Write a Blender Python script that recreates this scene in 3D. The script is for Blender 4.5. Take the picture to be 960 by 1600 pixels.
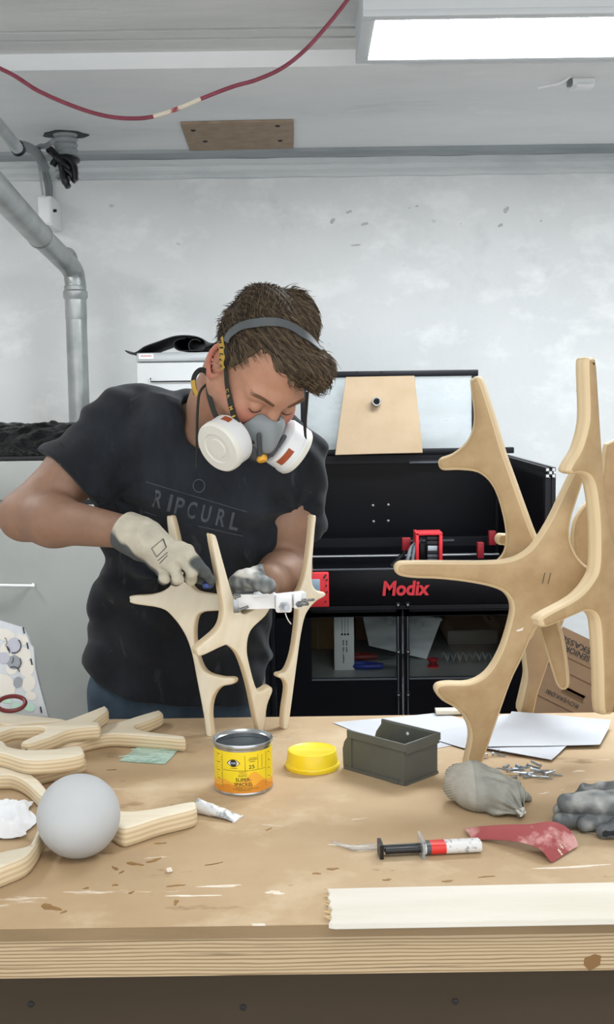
import bpy, bmesh, math, random
import numpy as np
from mathutils import Vector, Matrix
from mathutils.geometry import tessellate_polygon
from mathutils.bvhtree import BVHTree

for o in list(bpy.data.objects): bpy.data.objects.remove(o)
SC = bpy.context.scene
COL = SC.collection
PI = math.pi
rnd = random.Random(7)

# ------------------------------------------------------------------ camera
FPX = 1800.0
PITCH, ROLL, CAMZ = math.radians(5.56), 0.014, 1.54
_up = np.array([0, math.sin(PITCH), math.cos(PITCH)]); _rt = np.array([1.0, 0, 0])
FW = np.array([0, math.cos(PITCH), -math.sin(PITCH)])
RT = _rt*math.cos(ROLL) - _up*math.sin(ROLL)
UP = _up*math.cos(ROLL) + _rt*math.sin(ROLL)
CAM = np.array([0, 0, CAMZ])
cd = bpy.data.cameras.new('camera'); cam = bpy.data.objects.new('camera', cd); COL.objects.link(cam)
cd.sensor_fit = 'VERTICAL'; cd.sensor_height = 24.0; cd.lens = 24.0*FPX/1600.0
cd.clip_start = 0.05; cd.clip_end = 60
cam.matrix_world = Matrix(((RT[0], UP[0], -FW[0], 0), (RT[1], UP[1], -FW[1], 0), (RT[2], UP[2], -FW[2], CAMZ), (0, 0, 0, 1)))
SC.camera = cam

# ------------------------------------------------------------------ world, lights, exposure
W = bpy.data.worlds.new('world'); SC.world = W; W.use_nodes = True
W.node_tree.nodes['Background'].inputs[0].default_value = (0.955, 0.98, 1.0, 1)
W.node_tree.nodes['Background'].inputs[1].default_value = 1.0
def area(name, loc, rot, sx, sy, power, col):
    l = bpy.data.lights.new(name, 'AREA'); l.shape = 'RECTANGLE'; l.size = sx; l.size_y = sy
    l.energy = power; l.color = col
    o = bpy.data.objects.new(name, l); COL.objects.link(o); o.location = loc; o.rotation_euler = rot
    return o
# unseen area lights added as fill: one above the camera, one to the left
area('fill_light', (0.3, 0.35, 2.44), (math.radians(14), 0, 0), 1.6, 0.5, 9, (1.0, 0.985, 0.96))
area('fill_light', (-1.7, 2.9, 2.44), (0, 0, 0), 0.4, 1.6, 12, (1.0, 0.985, 0.96))
LAMP_STRENGTH = 22.0
SC.view_settings.view_transform = 'Standard'; SC.view_settings.look = 'None'
SC.view_settings.gamma = 1; SC.view_settings.use_curve_mapping = False
SC.view_settings.exposure = 0.96

# ------------------------------------------------------------------ photo geometry: a pixel and a known depth give a place
def ray(x, y): return RT*((x-480)/FPX) - UP*((y-800)/FPX) + FW
def at(x, y, Y):
    d = ray(x, y); return CAM + d*(Y/d[1])
def atz(x, y, z):
    d = ray(x, y); return CAM + d*((z-CAMZ)/d[2])
def onplane(x, y, p0, n):
    d = ray(x, y); return CAM + d*(np.dot(p0-CAM, n)/np.dot(d, n))

# ------------------------------------------------------------------ materials
def lin(c):
    if isinstance(c, str):
        c = c.lstrip('#'); c = [int(c[i:i+2], 16)/255 for i in (0, 2, 4)]
        c = [v/12.92 if v <= .04045 else ((v+.055)/1.055)**2.4 for v in c]
    return (c[0], c[1], c[2], 1)
MATS = {}
def mat(name, col, rough=.6, metal=0.0, col2=None, nscale=8, ndetail=6, lo=.4, hi=.7, stretch=(1, 1, 1), bump=0, bscale=60,
        trans=0, ior=1.45, alpha=1, emit=None, spec=.5, sheen=0, sss=0, layers=(), coat=0):
    if name in MATS: return MATS[name]
    m = bpy.data.materials.new(name); m.use_nodes = True; nt = m.node_tree; N = nt.nodes; L = nt.links
    b = N['Principled BSDF']
    b.inputs['Base Color'].default_value = lin(col); b.inputs['Roughness'].default_value = rough
    b.inputs['Metallic'].default_value = metal; b.inputs['IOR'].default_value = ior
    b.inputs['Transmission Weight'].default_value = trans; b.inputs['Alpha'].default_value = alpha
    b.inputs['Specular IOR Level'].default_value = spec; b.inputs['Sheen Weight'].default_value = sheen
    b.inputs['Coat Weight'].default_value = coat
    if sss:
        b.inputs['Subsurface Weight'].default_value = sss; b.inputs['Subsurface Radius'].default_value = (.01, .004, .002)
    if emit: b.inputs['Emission Color'].default_value = lin(emit[0]); b.inputs['Emission Strength'].default_value = emit[1]
    tc = N.new('ShaderNodeTexCoord')
    def noise(scale, detail, st, rough_=.6):
        mp = N.new('ShaderNodeMapping'); mp.inputs['Scale'].default_value = st
        L.new(tc.outputs['Object'], mp.inputs['Vector'])
        n = N.new('ShaderNodeTexNoise'); n.inputs['Scale'].default_value = scale; n.inputs['Detail'].default_value = detail
        n.inputs['Roughness'].default_value = rough_
        L.new(mp.outputs[0], n.inputs['Vector']); return n
    cur = None
    lay = list(layers)
    if col2: lay.insert(0, (col2, nscale, ndetail, lo, hi, stretch))
    for (c2, s, d, l_, h_, st) in lay:
        n = noise(s, d, st)
        r = N.new('ShaderNodeMapRange'); r.inputs[1].default_value = l_; r.inputs[2].default_value = h_
        L.new(n.outputs[0], r.inputs[0])
        mx = N.new('ShaderNodeMix'); mx.data_type = 'RGBA'
        if cur is None: mx.inputs[6].default_value = lin(col)
        else: L.new(cur, mx.inputs[6])
        mx.inputs[7].default_value = lin(c2); L.new(r.outputs[0], mx.inputs[0]); cur = mx.outputs[2]
    if cur is not None: L.new(cur, b.inputs['Base Color'])
    if bump:
        n = noise(bscale, 5, stretch); bp = N.new('ShaderNodeBump'); bp.inputs['Strength'].default_value = bump; bp.inputs['Distance'].default_value = .01
        L.new(n.outputs[0], bp.inputs['Height']); L.new(bp.outputs[0], b.inputs['Normal'])
    MATS[name] = m; return m
def attr_mat(name, rough=.7, bump=0, bscale=200, sss=0, mottle=.0, mscale=40, sheen=0):
    """colour comes from the mesh's own 'Tint' colour attribute (different materials meeting on one glove, skin ...)"""
    if name in MATS: return MATS[name]
    m = mat(name, (.5, .5, .5), rough=rough, bump=bump, bscale=bscale, sss=sss, sheen=sheen); N = m.node_tree.nodes; L = m.node_tree.links
    a = N.new('ShaderNodeAttribute'); a.attribute_name = 'Tint'
    src = a.outputs['Color']
    if mottle:
        n = N.new('ShaderNodeTexNoise'); n.inputs['Scale'].default_value = mscale; n.inputs['Detail'].default_value = 6
        tc = N.new('ShaderNodeTexCoord'); L.new(tc.outputs['Object'], n.inputs['Vector'])
        r = N.new('ShaderNodeMapRange'); r.inputs[1].default_value = .3; r.inputs[2].default_value = .7
        r.inputs[3].default_value = 1-mottle; r.inputs[4].default_value = 1+mottle; L.new(n.outputs[0], r.inputs[0])
        v = N.new('ShaderNodeVectorMath'); v.operation = 'SCALE'; L.new(src, v.inputs[0]); L.new(r.outputs[0], v.inputs[3]); src = v.outputs[0]
    L.new(src, N['Principled BSDF'].inputs['Base Color'])
    return m

# ------------------------------------------------------------------ mesh building
def A(*v): return np.array(v, float)
def nrm(v): v = np.asarray(v, float); return v/np.linalg.norm(v)
def perp(d):
    d = nrm(d); a = A(0, 0, 1) if abs(d[2]) < .9 else A(1, 0, 0)
    u = nrm(np.cross(a, d)); return u, np.cross(d, u)
def rotz(a): c, s = math.cos(a), math.sin(a); return np.array([[c, -s, 0], [s, c, 0], [0, 0, 1.0]])
def spline(pts, n=8, closed=False):
    P = [np.asarray(p, float) for p in pts]; k = len(P); out = []
    for i in range(k if closed else k-1):
        if closed: a, b, c, d = P[i-1], P[i], P[(i+1) % k], P[(i+2) % k]
        else: a, b, c, d = P[max(i-1, 0)], P[i], P[i+1], P[min(i+2, k-1)]
        for j in range(n):
            t = j/n
            out.append(.5*((2*b)+(c-a)*t+(2*a-5*b+4*c-d)*t*t+(3*b-a-3*c+d)*t**3))
    if not closed: out.append(P[-1])
    return out
_rb = {}
class MB:
    def __init__(s): s.v = []; s.f = []; s.m = []; s.att = []; s.flat = []
    def add(s, V, Fs, mi=0, att=None):
        o = len(s.v); s.v += [tuple(map(float, p)) for p in V]; s.f += [tuple(i+o for i in f) for f in Fs]; s.m += [mi]*len(Fs)
        s.att += list(att) if att is not None else [0.0]*len(V)
        return s
    def box(s, lo, hi, R=None, c=None, bev=0, mi=0):
        """axis box lo..hi; R, c: rotate about c"""
        lo, hi = np.asarray(lo, float), np.asarray(hi, float); ctr, sz = (lo+hi)/2, np.abs(hi-lo)
        if bev:
            bm = bmesh.new(); bmesh.ops.create_cube(bm, size=1)
            for v in bm.verts: v.co = Vector([v.co[i]*sz[i] for i in range(3)])
            bmesh.ops.bevel(bm, geom=bm.edges[:], offset=min(bev, sz.min()*.45), segments=2, profile=.5, affect='EDGES')
            bm.verts.index_update(); V = [np.array(v.co) for v in bm.verts]; Fs = [[v.index for v in f.verts] for f in bm.faces]; bm.free()
        else:
            V = [A(x, y, z)*sz/2 for x in (-1, 1) for y in (-1, 1) for z in (-1, 1)]
            Fs = [(0, 1, 3, 2), (4, 6, 7, 5), (0, 4, 5, 1), (2, 3, 7, 6), (0, 2, 6, 4), (1, 5, 7, 3)]
        V = [p+ctr for p in V]
        if R is not None:
            c = ctr if c is None else np.asarray(c); V = [R@(p-c)+c for p in V]
        return s.add(V, Fs, mi)
    def cyl(s, p0, p1, r0, r1=None, seg=16, caps=True, mi=0):
        r1 = r0 if r1 is None else r1
        return s.tube([p0, p1], [r0, r1], seg, caps, mi)
    def tube(s, pts, r, seg=10, caps=True, mi=0, flat=1.0, upv=None):
        P = [np.asarray(p, float) for p in pts]; n = len(P)
        rr = [r]*n if np.isscalar(r) else list(r)
        V = []; u = None
        for i in range(n):
            d = nrm(P[min(i+1, n-1)]-P[max(i-1, 0)])
            if u is None:
                u = perp(d)[0] if upv is None else nrm(np.asarray(upv)-d*np.dot(upv, d))
            else: u = nrm(u-d*np.dot(u, d))
            w = np.cross(d, u)
            for k in range(seg):
                a = 2*PI*k/seg; V.append(P[i]+rr[i]*(u*math.cos(a)+w*math.sin(a)*flat))
        Fs = [(i*seg+k, i*seg+(k+1) % seg, (i+1)*seg+(k+1) % seg, (i+1)*seg+k) for i in range(n-1) for k in range(seg)]
        if caps: Fs += [tuple(range(seg-1, -1, -1)), tuple((n-1)*seg+k for k in range(seg))]
        return s.add(V, Fs, mi)
    def lathe(s, prof, o=(0, 0, 0), ax=(0, 0, 1), seg=40, mi=0, wob=None):
        """prof: (radius, height) pairs along ax"""
        o = np.asarray(o, float); ax = nrm(ax); u, w = perp(ax); V = []; n = len(prof)
        for r, h in prof:
            for k in range(seg):
                a = 2*PI*k/seg; V.append(o+ax*h+max(r, 1e-5)*(u*math.cos(a)+w*math.sin(a)))
        Fs = [(i*seg+k, i*seg+(k+1) % seg, (i+1)*seg+(k+1) % seg, (i+1)*seg+k) for i in range(n-1) for k in range(seg)]
        if prof[0][0] < 1e-4 or True:
            Fs.append(tuple(range(seg-1, -1, -1)))
            Fs.append(tuple((n-1)*seg+k for k in range(seg)))
        return s.add(V, Fs, mi)
    def ring(s, c, ax, R, r, seg=28, rs=8, mi=0):
        ax = nrm(ax); u, w = perp(ax); c = np.asarray(c, float); V = []
        for i in range(seg):
            a = 2*PI*i/seg; d = u*math.cos(a)+w*math.sin(a)
            for k in range(rs):
                b = 2*PI*k/rs; V.append(c+d*(R+r*math.cos(b))+ax*r*math.sin(b))
        Fs = [(i*rs+k, ((i+1) % seg)*rs+k, ((i+1) % seg)*rs+(k+1) % rs, i*rs+(k+1) % rs) for i in range(seg) for k in range(rs)]
        return s.add(V, Fs, mi)
    def grid(s, G, thick=0, mi=0):
        """G[i][j] 3-D points; thick > 0 closes it into a slab"""
        G = np.asarray(G, float); n, m = G.shape[:2]; V = list(G.reshape(-1, 3))
        q = [(i*m+j, (i+1)*m+j, (i+1)*m+j+1, i*m+j+1) for i in range(n-1) for j in range(m-1)]
        if not thick: return s.add(V, q, mi)
        du = np.gradient(G, axis=0); dv = np.gradient(G, axis=1); nn = np.cross(du, dv); nn /= (np.linalg.norm(nn, axis=2, keepdims=True)+1e-12)
        V2 = list((G-nn*thick).reshape(-1, 3)); k = n*m
        Fs = q+[tuple(i+k for i in reversed(f)) for f in q]
        bd = [(0, j) for j in range(m)]+[(i, m-1) for i in range(1, n)]+[(n-1, j) for j in range(m-2, -1, -1)]+[(i, 0) for i in range(n-2, 0, -1)]
        bi = [i*m+j for i, j in bd]
        for a, b in zip(bi, bi[1:]+bi[:1]): Fs.append((a, b, b+k, a+k))
        return s.add(V+V2, Fs, mi)
    def slab(s, poly, n, t, r=0, rseg=3, mi=0):
        """closed 3-D polygon lying in a plane with outward normal n; extruded by t along -n, rims rounded with radius r"""
        P = np.asarray(poly, float); n = nrm(n); ex, ey = perp(n); o = P.mean(0)
        q = np.stack([(P-o)@ex, (P-o)@ey], 1)
        ar = .5*np.sum(q[:, 0]*np.roll(q[:, 1], -1)-np.roll(q[:, 0], -1)*q[:, 1])
        if ar < 0: q = q[::-1]
        e = np.roll(q, -1, 0)-q; e /= np.linalg.norm(e, axis=1, keepdims=True)+1e-12
        nn = np.stack([e[:, 1], -e[:, 0]], 1); vn = nn+np.roll(nn, 1, 0); vn /= np.maximum(np.sum(vn*nn, 1, keepdims=True), .35)   # miter
        rings = []
        if r > 0:
            for k in range(rseg+1): th = PI/2*k/rseg; rings.append((r*(1-math.sin(th)), r*(1-math.cos(th))))
            rings += [(i_, t-d_) for i_, d_ in reversed(rings)]
        else: rings = [(0, 0), (0, t)]
        V = []; att = []
        for ins, dep in rings:
            for p in q-vn*ins: V.append(o+ex*p[0]+ey*p[1]-n*dep); att.append(dep/t)
        m = len(q); k = len(rings)
        Fs = [(i*m+j, (i+1)*m+j, (i+1)*m+(j+1) % m, i*m+(j+1) % m) for i in range(k-1) for j in range(m)]
        nside = len(Fs)
        for base in (0, (k-1)*m):
            for tri in tessellate_polygon([[Vector(V[base+j]) for j in range(m)]]): Fs.append(tuple(base+i for i in tri))
        if r > 0: s.flat += [len(s.f)+i for i in range(nside, len(Fs))]
        return s.add(V, Fs, mi, att)
    def build(s, name, mats, parent=None, smooth=35, base=None, tint=None):
        V = np.array(s.v, float)
        if parent is not None: b = ORI[parent.name]
        elif base is not None: b = np.asarray(base, float)
        else: b = A((V[:, 0].min()+V[:, 0].max())/2, (V[:, 1].min()+V[:, 1].max())/2, V[:, 2].min())
        me = bpy.data.meshes.new(name); me.from_pydata((V-b).tolist(), [], s.f)
        if any(s.att): a = me.attributes.new('Ply', 'FLOAT', 'POINT'); a.data.foreach_set('value', s.att)
        if tint is not None:
            ca = me.color_attributes.new('Tint', 'FLOAT_COLOR', 'POINT')
            cc = np.ones((len(V), 4)); cc[:, :3] = tint; ca.data.foreach_set('color', cc.ravel())
        for m in (mats if isinstance(mats, (list, tuple)) else [mats]): me.materials.append(m)
        me.polygons.foreach_set('material_index', s.m)
        bm = bmesh.new(); bm.from_mesh(me); bmesh.ops.recalc_face_normals(bm, faces=bm.faces[:]); bm.to_mesh(me); bm.free()
        if smooth:
            me.polygons.foreach_set('use_smooth', [True]*len(me.polygons))
            for i in s.flat: me.polygons[i].use_smooth = False
            if smooth < 180: me.set_sharp_from_angle(angle=math.radians(smooth))
        o = bpy.data.objects.new(name, me); COL.objects.link(o)
        if parent is None: o.location = b
        else: o.parent = parent
        ORI[o.name] = b
        return o
ORI = {}
def thing(name, label, cat, base, group=None):
    o = bpy.data.objects.new(name, None); COL.objects.link(o); o.location = base; o.empty_display_size = .05
    o['label'] = label; o['category'] = cat
    if group: o['group'] = group
    ORI[o.name] = np.asarray(base, float); return o
def tag(o, label, cat, group=None):
    o['label'] = label; o['category'] = cat
    if group: o['group'] = group
    return o
def struct(o, label=None):
    o['kind'] = 'structure'
    if label: o['label'] = label
    return o
def text_mesh(txt, size=1.0, bold=0.0, extrude=0, shear=0, spacing=1.0):
    c = bpy.data.curves.new('text', 'FONT'); c.body = txt; c.size = size; c.offset = bold; c.extrude = extrude; c.shear = shear
    c.space_character = spacing; c.align_x = 'CENTER'; c.align_y = 'CENTER'; c.resolution_u = 4
    o = bpy.data.objects.new('text', c); COL.objects.link(o); dg = bpy.context.evaluated_depsgraph_get()
    me = bpy.data.meshes.new_from_object(o.evaluated_get(dg))
    V = np.array([v.co[:] for v in me.vertices]); Fs = [tuple(p.vertices) for p in me.polygons]
    bpy.data.objects.remove(o); bpy.data.curves.remove(c); bpy.data.meshes.remove(me)
    if len(V): V[:, :2] -= (V[:, :2].min(0)+V[:, :2].max(0))/2
    return V, Fs
def flat_text(mb, txt, o, ex, ey, width, height=None, lift=0.0006, bold=.0, shear=0, spacing=1.0, mi=0):
    V, Fs = text_mesh(txt, 1.0, bold, 0, shear, spacing); ext = V.max(0)-V.min(0)
    sx = width/ext[0]; sy = sx if height is None else height/ext[1]
    ex, ey = nrm(ex), nrm(ey); n = np.cross(ex, ey)
    mb.add([np.asarray(o)+ex*p[0]*sx+ey*p[1]*sy+n*lift for p in V], Fs, mi); return mb

# ------------------------------------------------------------------ signed-distance modelling for organic shapes
def smin(a, b, k):
    h = np.clip(.5+.5*(b-a)/k, 0, 1); return b*(1-h)+a*h-k*h*(1-h)
def smax(a, b, k): return -smin(-a, -b, k)
def ell(p, c, r):
    q = p-np.asarray(c, np.float32); r = np.asarray(r, np.float32)
    k0 = np.sqrt(((q/r)**2).sum(1)); k1 = np.sqrt(((q/(r*r))**2).sum(1)); return k0*(k0-1)/np.maximum(k1, 1e-6)
def sph(p, c, r): return np.sqrt(((p-np.asarray(c, np.float32))**2).sum(1))-r
def cone(p, a, b, ra, rb=None):
    rb = ra if rb is None else rb
    a = np.asarray(a, np.float32); b = np.asarray(b, np.float32); ba = b-a
    h = np.clip(((p-a)@ba)/max(float(ba@ba), 1e-9), 0, 1); q = p-a-h[:, None]*ba
    return np.sqrt((q*q).sum(1))-(ra+(rb-ra)*h)
def chain(p, pts, rs, k=.01):
    d = None
    for i in range(len(pts)-1):
        c = cone(p, pts[i], pts[i+1], rs[i], rs[i+1]); d = c if d is None else smin(d, c, k)
    return d
def sdf_mesh(fn, lo, hi, h):
    lo = np.asarray(lo, np.float32); hi = np.asarray(hi, np.float32); B = 12
    nb = np.ceil((hi-lo)/(h*B)).astype(int); n = nb*B
    g = [lo[i]+h*np.arange(n[i], dtype=np.float32) for i in range(3)]
    D = np.full(n, 1.0, np.float32)
    bc = np.stack(np.meshgrid(*[lo[i]+h*B*(np.arange(nb[i])+.5) for i in range(3)], indexing='ij'), -1).reshape(-1, 3).astype(np.float32)
    bd = fn(bc); act = np.abs(bd) < h*B*1.35; off = np.stack(np.meshgrid(*[np.arange(B)]*3, indexing='ij'), -1).reshape(-1, 3)
    bi = np.stack(np.meshgrid(*[np.arange(x) for x in nb], indexing='ij'), -1).reshape(-1, 3)
    D = np.repeat(np.repeat(np.repeat(np.sign(bd).reshape(nb), B, 0), B, 1), B, 2).astype(np.float32)
    ai = bi[act]
    for s in range(0, len(ai), 400):
        ii = (ai[s:s+400, None, :]*B+off[None]).reshape(-1, 3)
        D[ii[:, 0], ii[:, 1], ii[:, 2]] = fn((lo+h*ii).astype(np.float32))
    S = D < 0
    n1 = np.array(D.shape)-1
    acc = np.zeros((*n1, 3), np.float32); cnt = np.zeros(n1, np.float32)
    cnr = lambda a, b, c: (slice(a, a+n1[0]), slice(b, b+n1[1]), slice(c, c+n1[2]))
    cc = np.zeros(n1, np.int8)
    for a in (0, 1):
        for b in (0, 1):
            for c in (0, 1): cc += S[cnr(a, b, c)]
    cell = (cc > 0) & (cc < 8); ci = np.argwhere(cell); pos = np.zeros((len(ci), 3), np.float32); ct = np.zeros(len(ci), np.float32)
    C8 = [(a, b, c) for a in (0, 1) for b in (0, 1) for c in (0, 1)]
    dv = {k: D[ci[:, 0]+k[0], ci[:, 1]+k[1], ci[:, 2]+k[2]] for k in C8}
    for k in C8:
        for ax in range(3):
            if k[ax] == 0:
                k2 = list(k); k2[ax] = 1; k2 = tuple(k2); a, b = dv[k], dv[k2]; m = (a < 0) != (b < 0)
                t = np.where(m, a/np.where(m, a-b, 1), 0); p = np.tile(np.array(k, np.float32), (len(ci), 1)); p[:, ax] += t
                pos[m] += p[m]; ct[m] += 1
    V = lo+h*(ci+pos/ct[:, None]); idx = np.full(n1, -1, np.int64); idx[tuple(ci.T)] = np.arange(len(ci))
    quads = []
    for ax in range(3):
        o1, o2 = [i for i in range(3) if i != ax]
        sl0 = [slice(1, n1[i]) for i in range(3)]; sl0[ax] = slice(0, n1[ax]); sl1 = list(sl0); sl1[ax] = slice(1, n1[ax]+1)
        e = np.argwhere(S[tuple(sl0)] != S[tuple(sl1)]); st = np.array([1, 1, 1]); st[ax] = 0; e = e+st
        fl = S[tuple(e.T)]
        def g4(a, b):
            q = e.copy(); q[:, o1] -= a; q[:, o2] -= b; return idx[tuple(q.T)]
        Q = np.stack([g4(0, 0), g4(1, 0), g4(1, 1), g4(0, 1)], 1)
        flip = ~fl if ax != 1 else fl
        Q[flip] = Q[flip][:, ::-1]; quads.append(Q)
    Q = np.concatenate(quads); Q = Q[(Q >= 0).all(1)]
    return V.astype(float), Q
def sdf_obj(name, fn, lo, hi, h, m, parent=None, tint=None, base=None):
    V, Q = sdf_mesh(fn, lo, hi, h)
    b = ORI[parent.name] if parent is not None else (np.asarray(base) if base is not None else A((V[:, 0].min()+V[:, 0].max())/2, (V[:, 1].min()+V[:, 1].max())/2, V[:, 2].min()))
    me = bpy.data.meshes.new(name); me.vertices.add(len(V)); me.vertices.foreach_set('co', (V-b).ravel())
    me.loops.add(Q.size); me.loops.foreach_set('vertex_index', Q.ravel().astype(np.int32))
    me.polygons.add(len(Q)); me.polygons.foreach_set('loop_start', np.arange(0, Q.size, 4, dtype=np.int32))
    me.update(calc_edges=True)
    if tint is not None:
        ca = me.color_attributes.new('Tint', 'FLOAT_COLOR', 'POINT'); cc = np.ones((len(V), 4)); cc[:, :3] = tint(V.astype(np.float32)); ca.data.foreach_set('color', cc.ravel())
    me.materials.append(m); me.polygons.foreach_set('use_smooth', [True]*len(me.polygons))
    bm = bmesh.new(); bm.from_mesh(me); bmesh.ops.recalc_face_normals(bm, faces=bm.faces[:]); bm.to_mesh(me); bm.free()
    o = bpy.data.objects.new(name, me); COL.objects.link(o)
    if parent is None: o.location = b
    else: o.parent = parent
    ORI[o.name] = b; return o
def tri_tree(o):
    me = o.data; b = ORI[o.name]
    return BVHTree.FromPolygons([Vector(v.co)+Vector(b) for v in me.vertices], [tuple(p.vertices) for p in me.polygons])
def fbm(p, s, seed=0):
    """cheap smooth pseudo-noise from warped sines, about -1..1"""
    r = np.random.RandomState(seed); d = np.zeros(len(p), np.float32)
    for i in range(5):
        k = r.randn(3); k = k/np.linalg.norm(k)*s*(1+.35*i); d += np.sin(p@k.astype(np.float32)+r.rand()*6.28+1.3*np.sin(p@(r.randn(3)*s*.5).astype(np.float32)))/5
    return d*1.6
# ================================================================== SETTING
M_wall = mat('white_plaster', '#e3e5e5', .9, col2='#d9dcdd', nscale=1.4, lo=.42, hi=.72, bump=.30, bscale=7,
             layers=[('#cfd3d4', 2.6, 10, .58, .72, (1, 1, 1)), ('#eceeee', 5, 8, .52, .68, (1, 1, 1.6)), ('#a4a6a4', 9, 12, .715, .76, (1, 1, 1))])
M_ceil = mat('ceiling_paint', '#e8eaeb', .9, col2='#dcdfe2', nscale=1.3, lo=.4, hi=.7, bump=.2, bscale=10, stretch=(.6, 1.6, 1),
             layers=[('#c9ced2', 2.2, 10, .58, .74, (.5, 1.4, 1)), ('#e8eaeb', 5, 8, .58, .7, (.6, 1, 1))])
M_ceil2 = mat('ceiling_board_paint', '#d9dbdb', .9, col2='#c6c9c9', nscale=2.5, lo=.4, hi=.72, bump=.3, bscale=14, stretch=(.35, 1.5, 1))
M_trim = mat('grey_trim_paint', '#aab0b3', .85, col2='#8f979b', nscale=5, lo=.4, hi=.7, stretch=(.3, 1, 1))
M_trimw = mat('white_trim_paint', '#d4d9db', .85, col2='#b5bcc0', nscale=4, lo=.45, hi=.7, stretch=(.3, 1, 1), bump=.2, bscale=20)
M_floor = mat('concrete_floor', '#b4b2ad', .9, col2='#a3a19c', nscale=3, bump=.2, bscale=30)
XL, XR, YB, YN = -2.9, 3.2, 4.6, -1.0
ZF, ZN = 2.48, 2.525       # far and near ceiling heights
YS = atz(480, 104, ZF)[1]  # where the ceiling steps down
struct(MB().box((XL-.1, YN, -.1), (XR+.1, YB+.1, 0)).build('floor', M_floor), 'bare grey concrete workshop floor')
struct(MB().box((XL-.1, YB, 0), (XR+.1, YB+.1, 2.7)).build('wall_back', M_wall), 'worn white plastered wall behind the man')
struct(MB().box((XL-.1, YN, 0), (XL, YB, 2.7)).build('wall_left', M_wall), 'white plastered side wall')
struct(MB().box((XR, YN, 0), (XR+.1, YB, 2.7)).build('wall_right', M_wall), 'white plastered side wall')
ceil = struct(MB().box((XL, YS, ZF), (XR, YB, 2.7)).build('ceiling', M_ceil), 'stained white ceiling')
struct(MB().box((XL, YN, ZN+.02), (XR, YS, 2.7)).build('ceiling', mat('gap_shade_backing', '#4d4a46', .9, col2='#3d3a37', nscale=6)), 'ceiling backing coloured dark to put shade into the gaps of the painted boards')  # backing coloured dark so the gaps between the boards read as shade
nb = thing('ceiling_planking', 'row of white painted boards with dark gaps across the ceiling', 'ceiling boards', (0, 2.2, ZN)); del nb['category']; nb['kind'] = 'structure'; nb.name = 'trim_1'
ORI[nb.name] = A(0, 2.2, ZN)
ys = [YN, atz(480, 44, ZN)[1], atz(480, 58.5, ZN)[1], atz(480, 85, ZN)[1], YS]
for i in range(4):
    g0 = .012 if i else 0
    y0, y1 = ys[i]+g0, ys[i+1]-(.010 if i < 3 else 0)
    G = [[A(XL+(XR-XL)*k/60, y0+(.003*math.sin(k*1.7+i)+.002*math.sin(k*3.1) if i else 0), ZN) for k in range(61)], [A(XL+(XR-XL)*k/60, y1+(.002*math.sin(k*2.3+i*2) if i < 3 else 0), ZN) for k in range(61)]]
    m_ = MB().grid(G, .018); m_.v = [(x, y, z if z > ZN+.005 else z) for x, y, z in m_.v]
    # make sure the slab goes upward
    m_.v = [(x, y, ZN+abs(z-ZN)) for x, y, z in m_.v]
    m_.build('plank', M_ceil2, nb)
# cornice along the back wall
struct(MB().box((XL, YB-.17, ZF-.012), (XR, YB, ZF+.001)).build('trim_2', M_trim), 'grey strip running along the ceiling at the back wall')
mo = MB()
G = []
for (dy, z) in [(0, 2.468), (.055, 2.468), (.055, 2.452), (.035, 2.445), (.03, 2.43), (.012, 2.418), (.008, 2.405), (0, 2.403)]:
    G.append([A(XL+(XR-XL)*k/80, YB-dy-(.002*math.sin(k*1.9) if dy else 0), z+.0015*math.sin(k*1.3+z*90)) for k in range(81)])
struct(mo.grid(G).build('trim_3', M_trimw, smooth=20), 'white moulding at the top of the back wall')

wbk = bpy.data.objects['wall_back']
M_chip = mat('exposed_mortar', '#c2c3c1', .95, col2='#a9aaa7', nscale=40)
for i, (x, y, r1, r2) in enumerate(((546, 331, .010, .007), (792, 328, .010, .013), (782, 352, .008, .008), (836, 265, .028, .006), (652, 322, .005, .004), (640, 325, .003, .003), (556, 383, .016, .004), (570, 350, .012, .007), (846, 345, .004, .004), (520, 345, .008, .012), (905, 610, .012, .003))):
    r_ = random.Random(i); V = []
    for k in range(14):
        a = 2*PI*k/14; q = 1+.35*math.sin(2*a+r_.random())+.25*math.sin(5*a+r_.random()*6)*r_.random()
        p = at(x, y, YB-.0012); V.append(p+A(math.cos(a)*r1*q, 0, math.sin(a)*r2*q))
    o = MB().slab(V, (0, -1, 0), .0011).build('plaster_chip', M_chip, wbk)
# ================================================================== CEILING THINGS
M_lampw = mat('lamp_white_metal', '#c9ced2', .45, spec=.4)
M_lampd = mat('lamp_diffuser', '#ffffff', .5, emit=('#f4faff', LAMP_STRENGTH))
LX0, LX1 = at(557, 97, 3.1)[0], 1.62
LY0, LY1 = atz(575, 26, 2.42)[1], atz(557, 100, 2.42)[1]
lamp = thing('ceiling_lamp', 'long white panel lamp glowing on the ceiling', 'ceiling lamp', ((LX0+LX1)/2, (LY0+LY1)/2, 2.42))
hx = .032
MB().box((LX0, LY0, 2.435), (LX1, LY1, 2.545), bev=.004).build('housing', M_lampw, lamp)
fr = MB()
fr.box((LX0, LY0, 2.42), (LX1, LY0+hx, 2.437), bev=.003).box((LX0, LY1-hx, 2.42), (LX1, LY1, 2.437), bev=.003)
fr.box((LX0, LY0+hx, 2.42), (LX0+hx, LY1-hx, 2.437), bev=.003).box((LX1-hx, LY0+hx, 2.42), (LX1, LY1-hx, 2.437), bev=.003)
fr.build('frame', M_lampw, lamp)
MB().box((LX0+hx, LY0+hx, 2.427), (LX1-hx, LY1-hx, 2.434)).build('diffuser', M_lampd, lamp)

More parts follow.
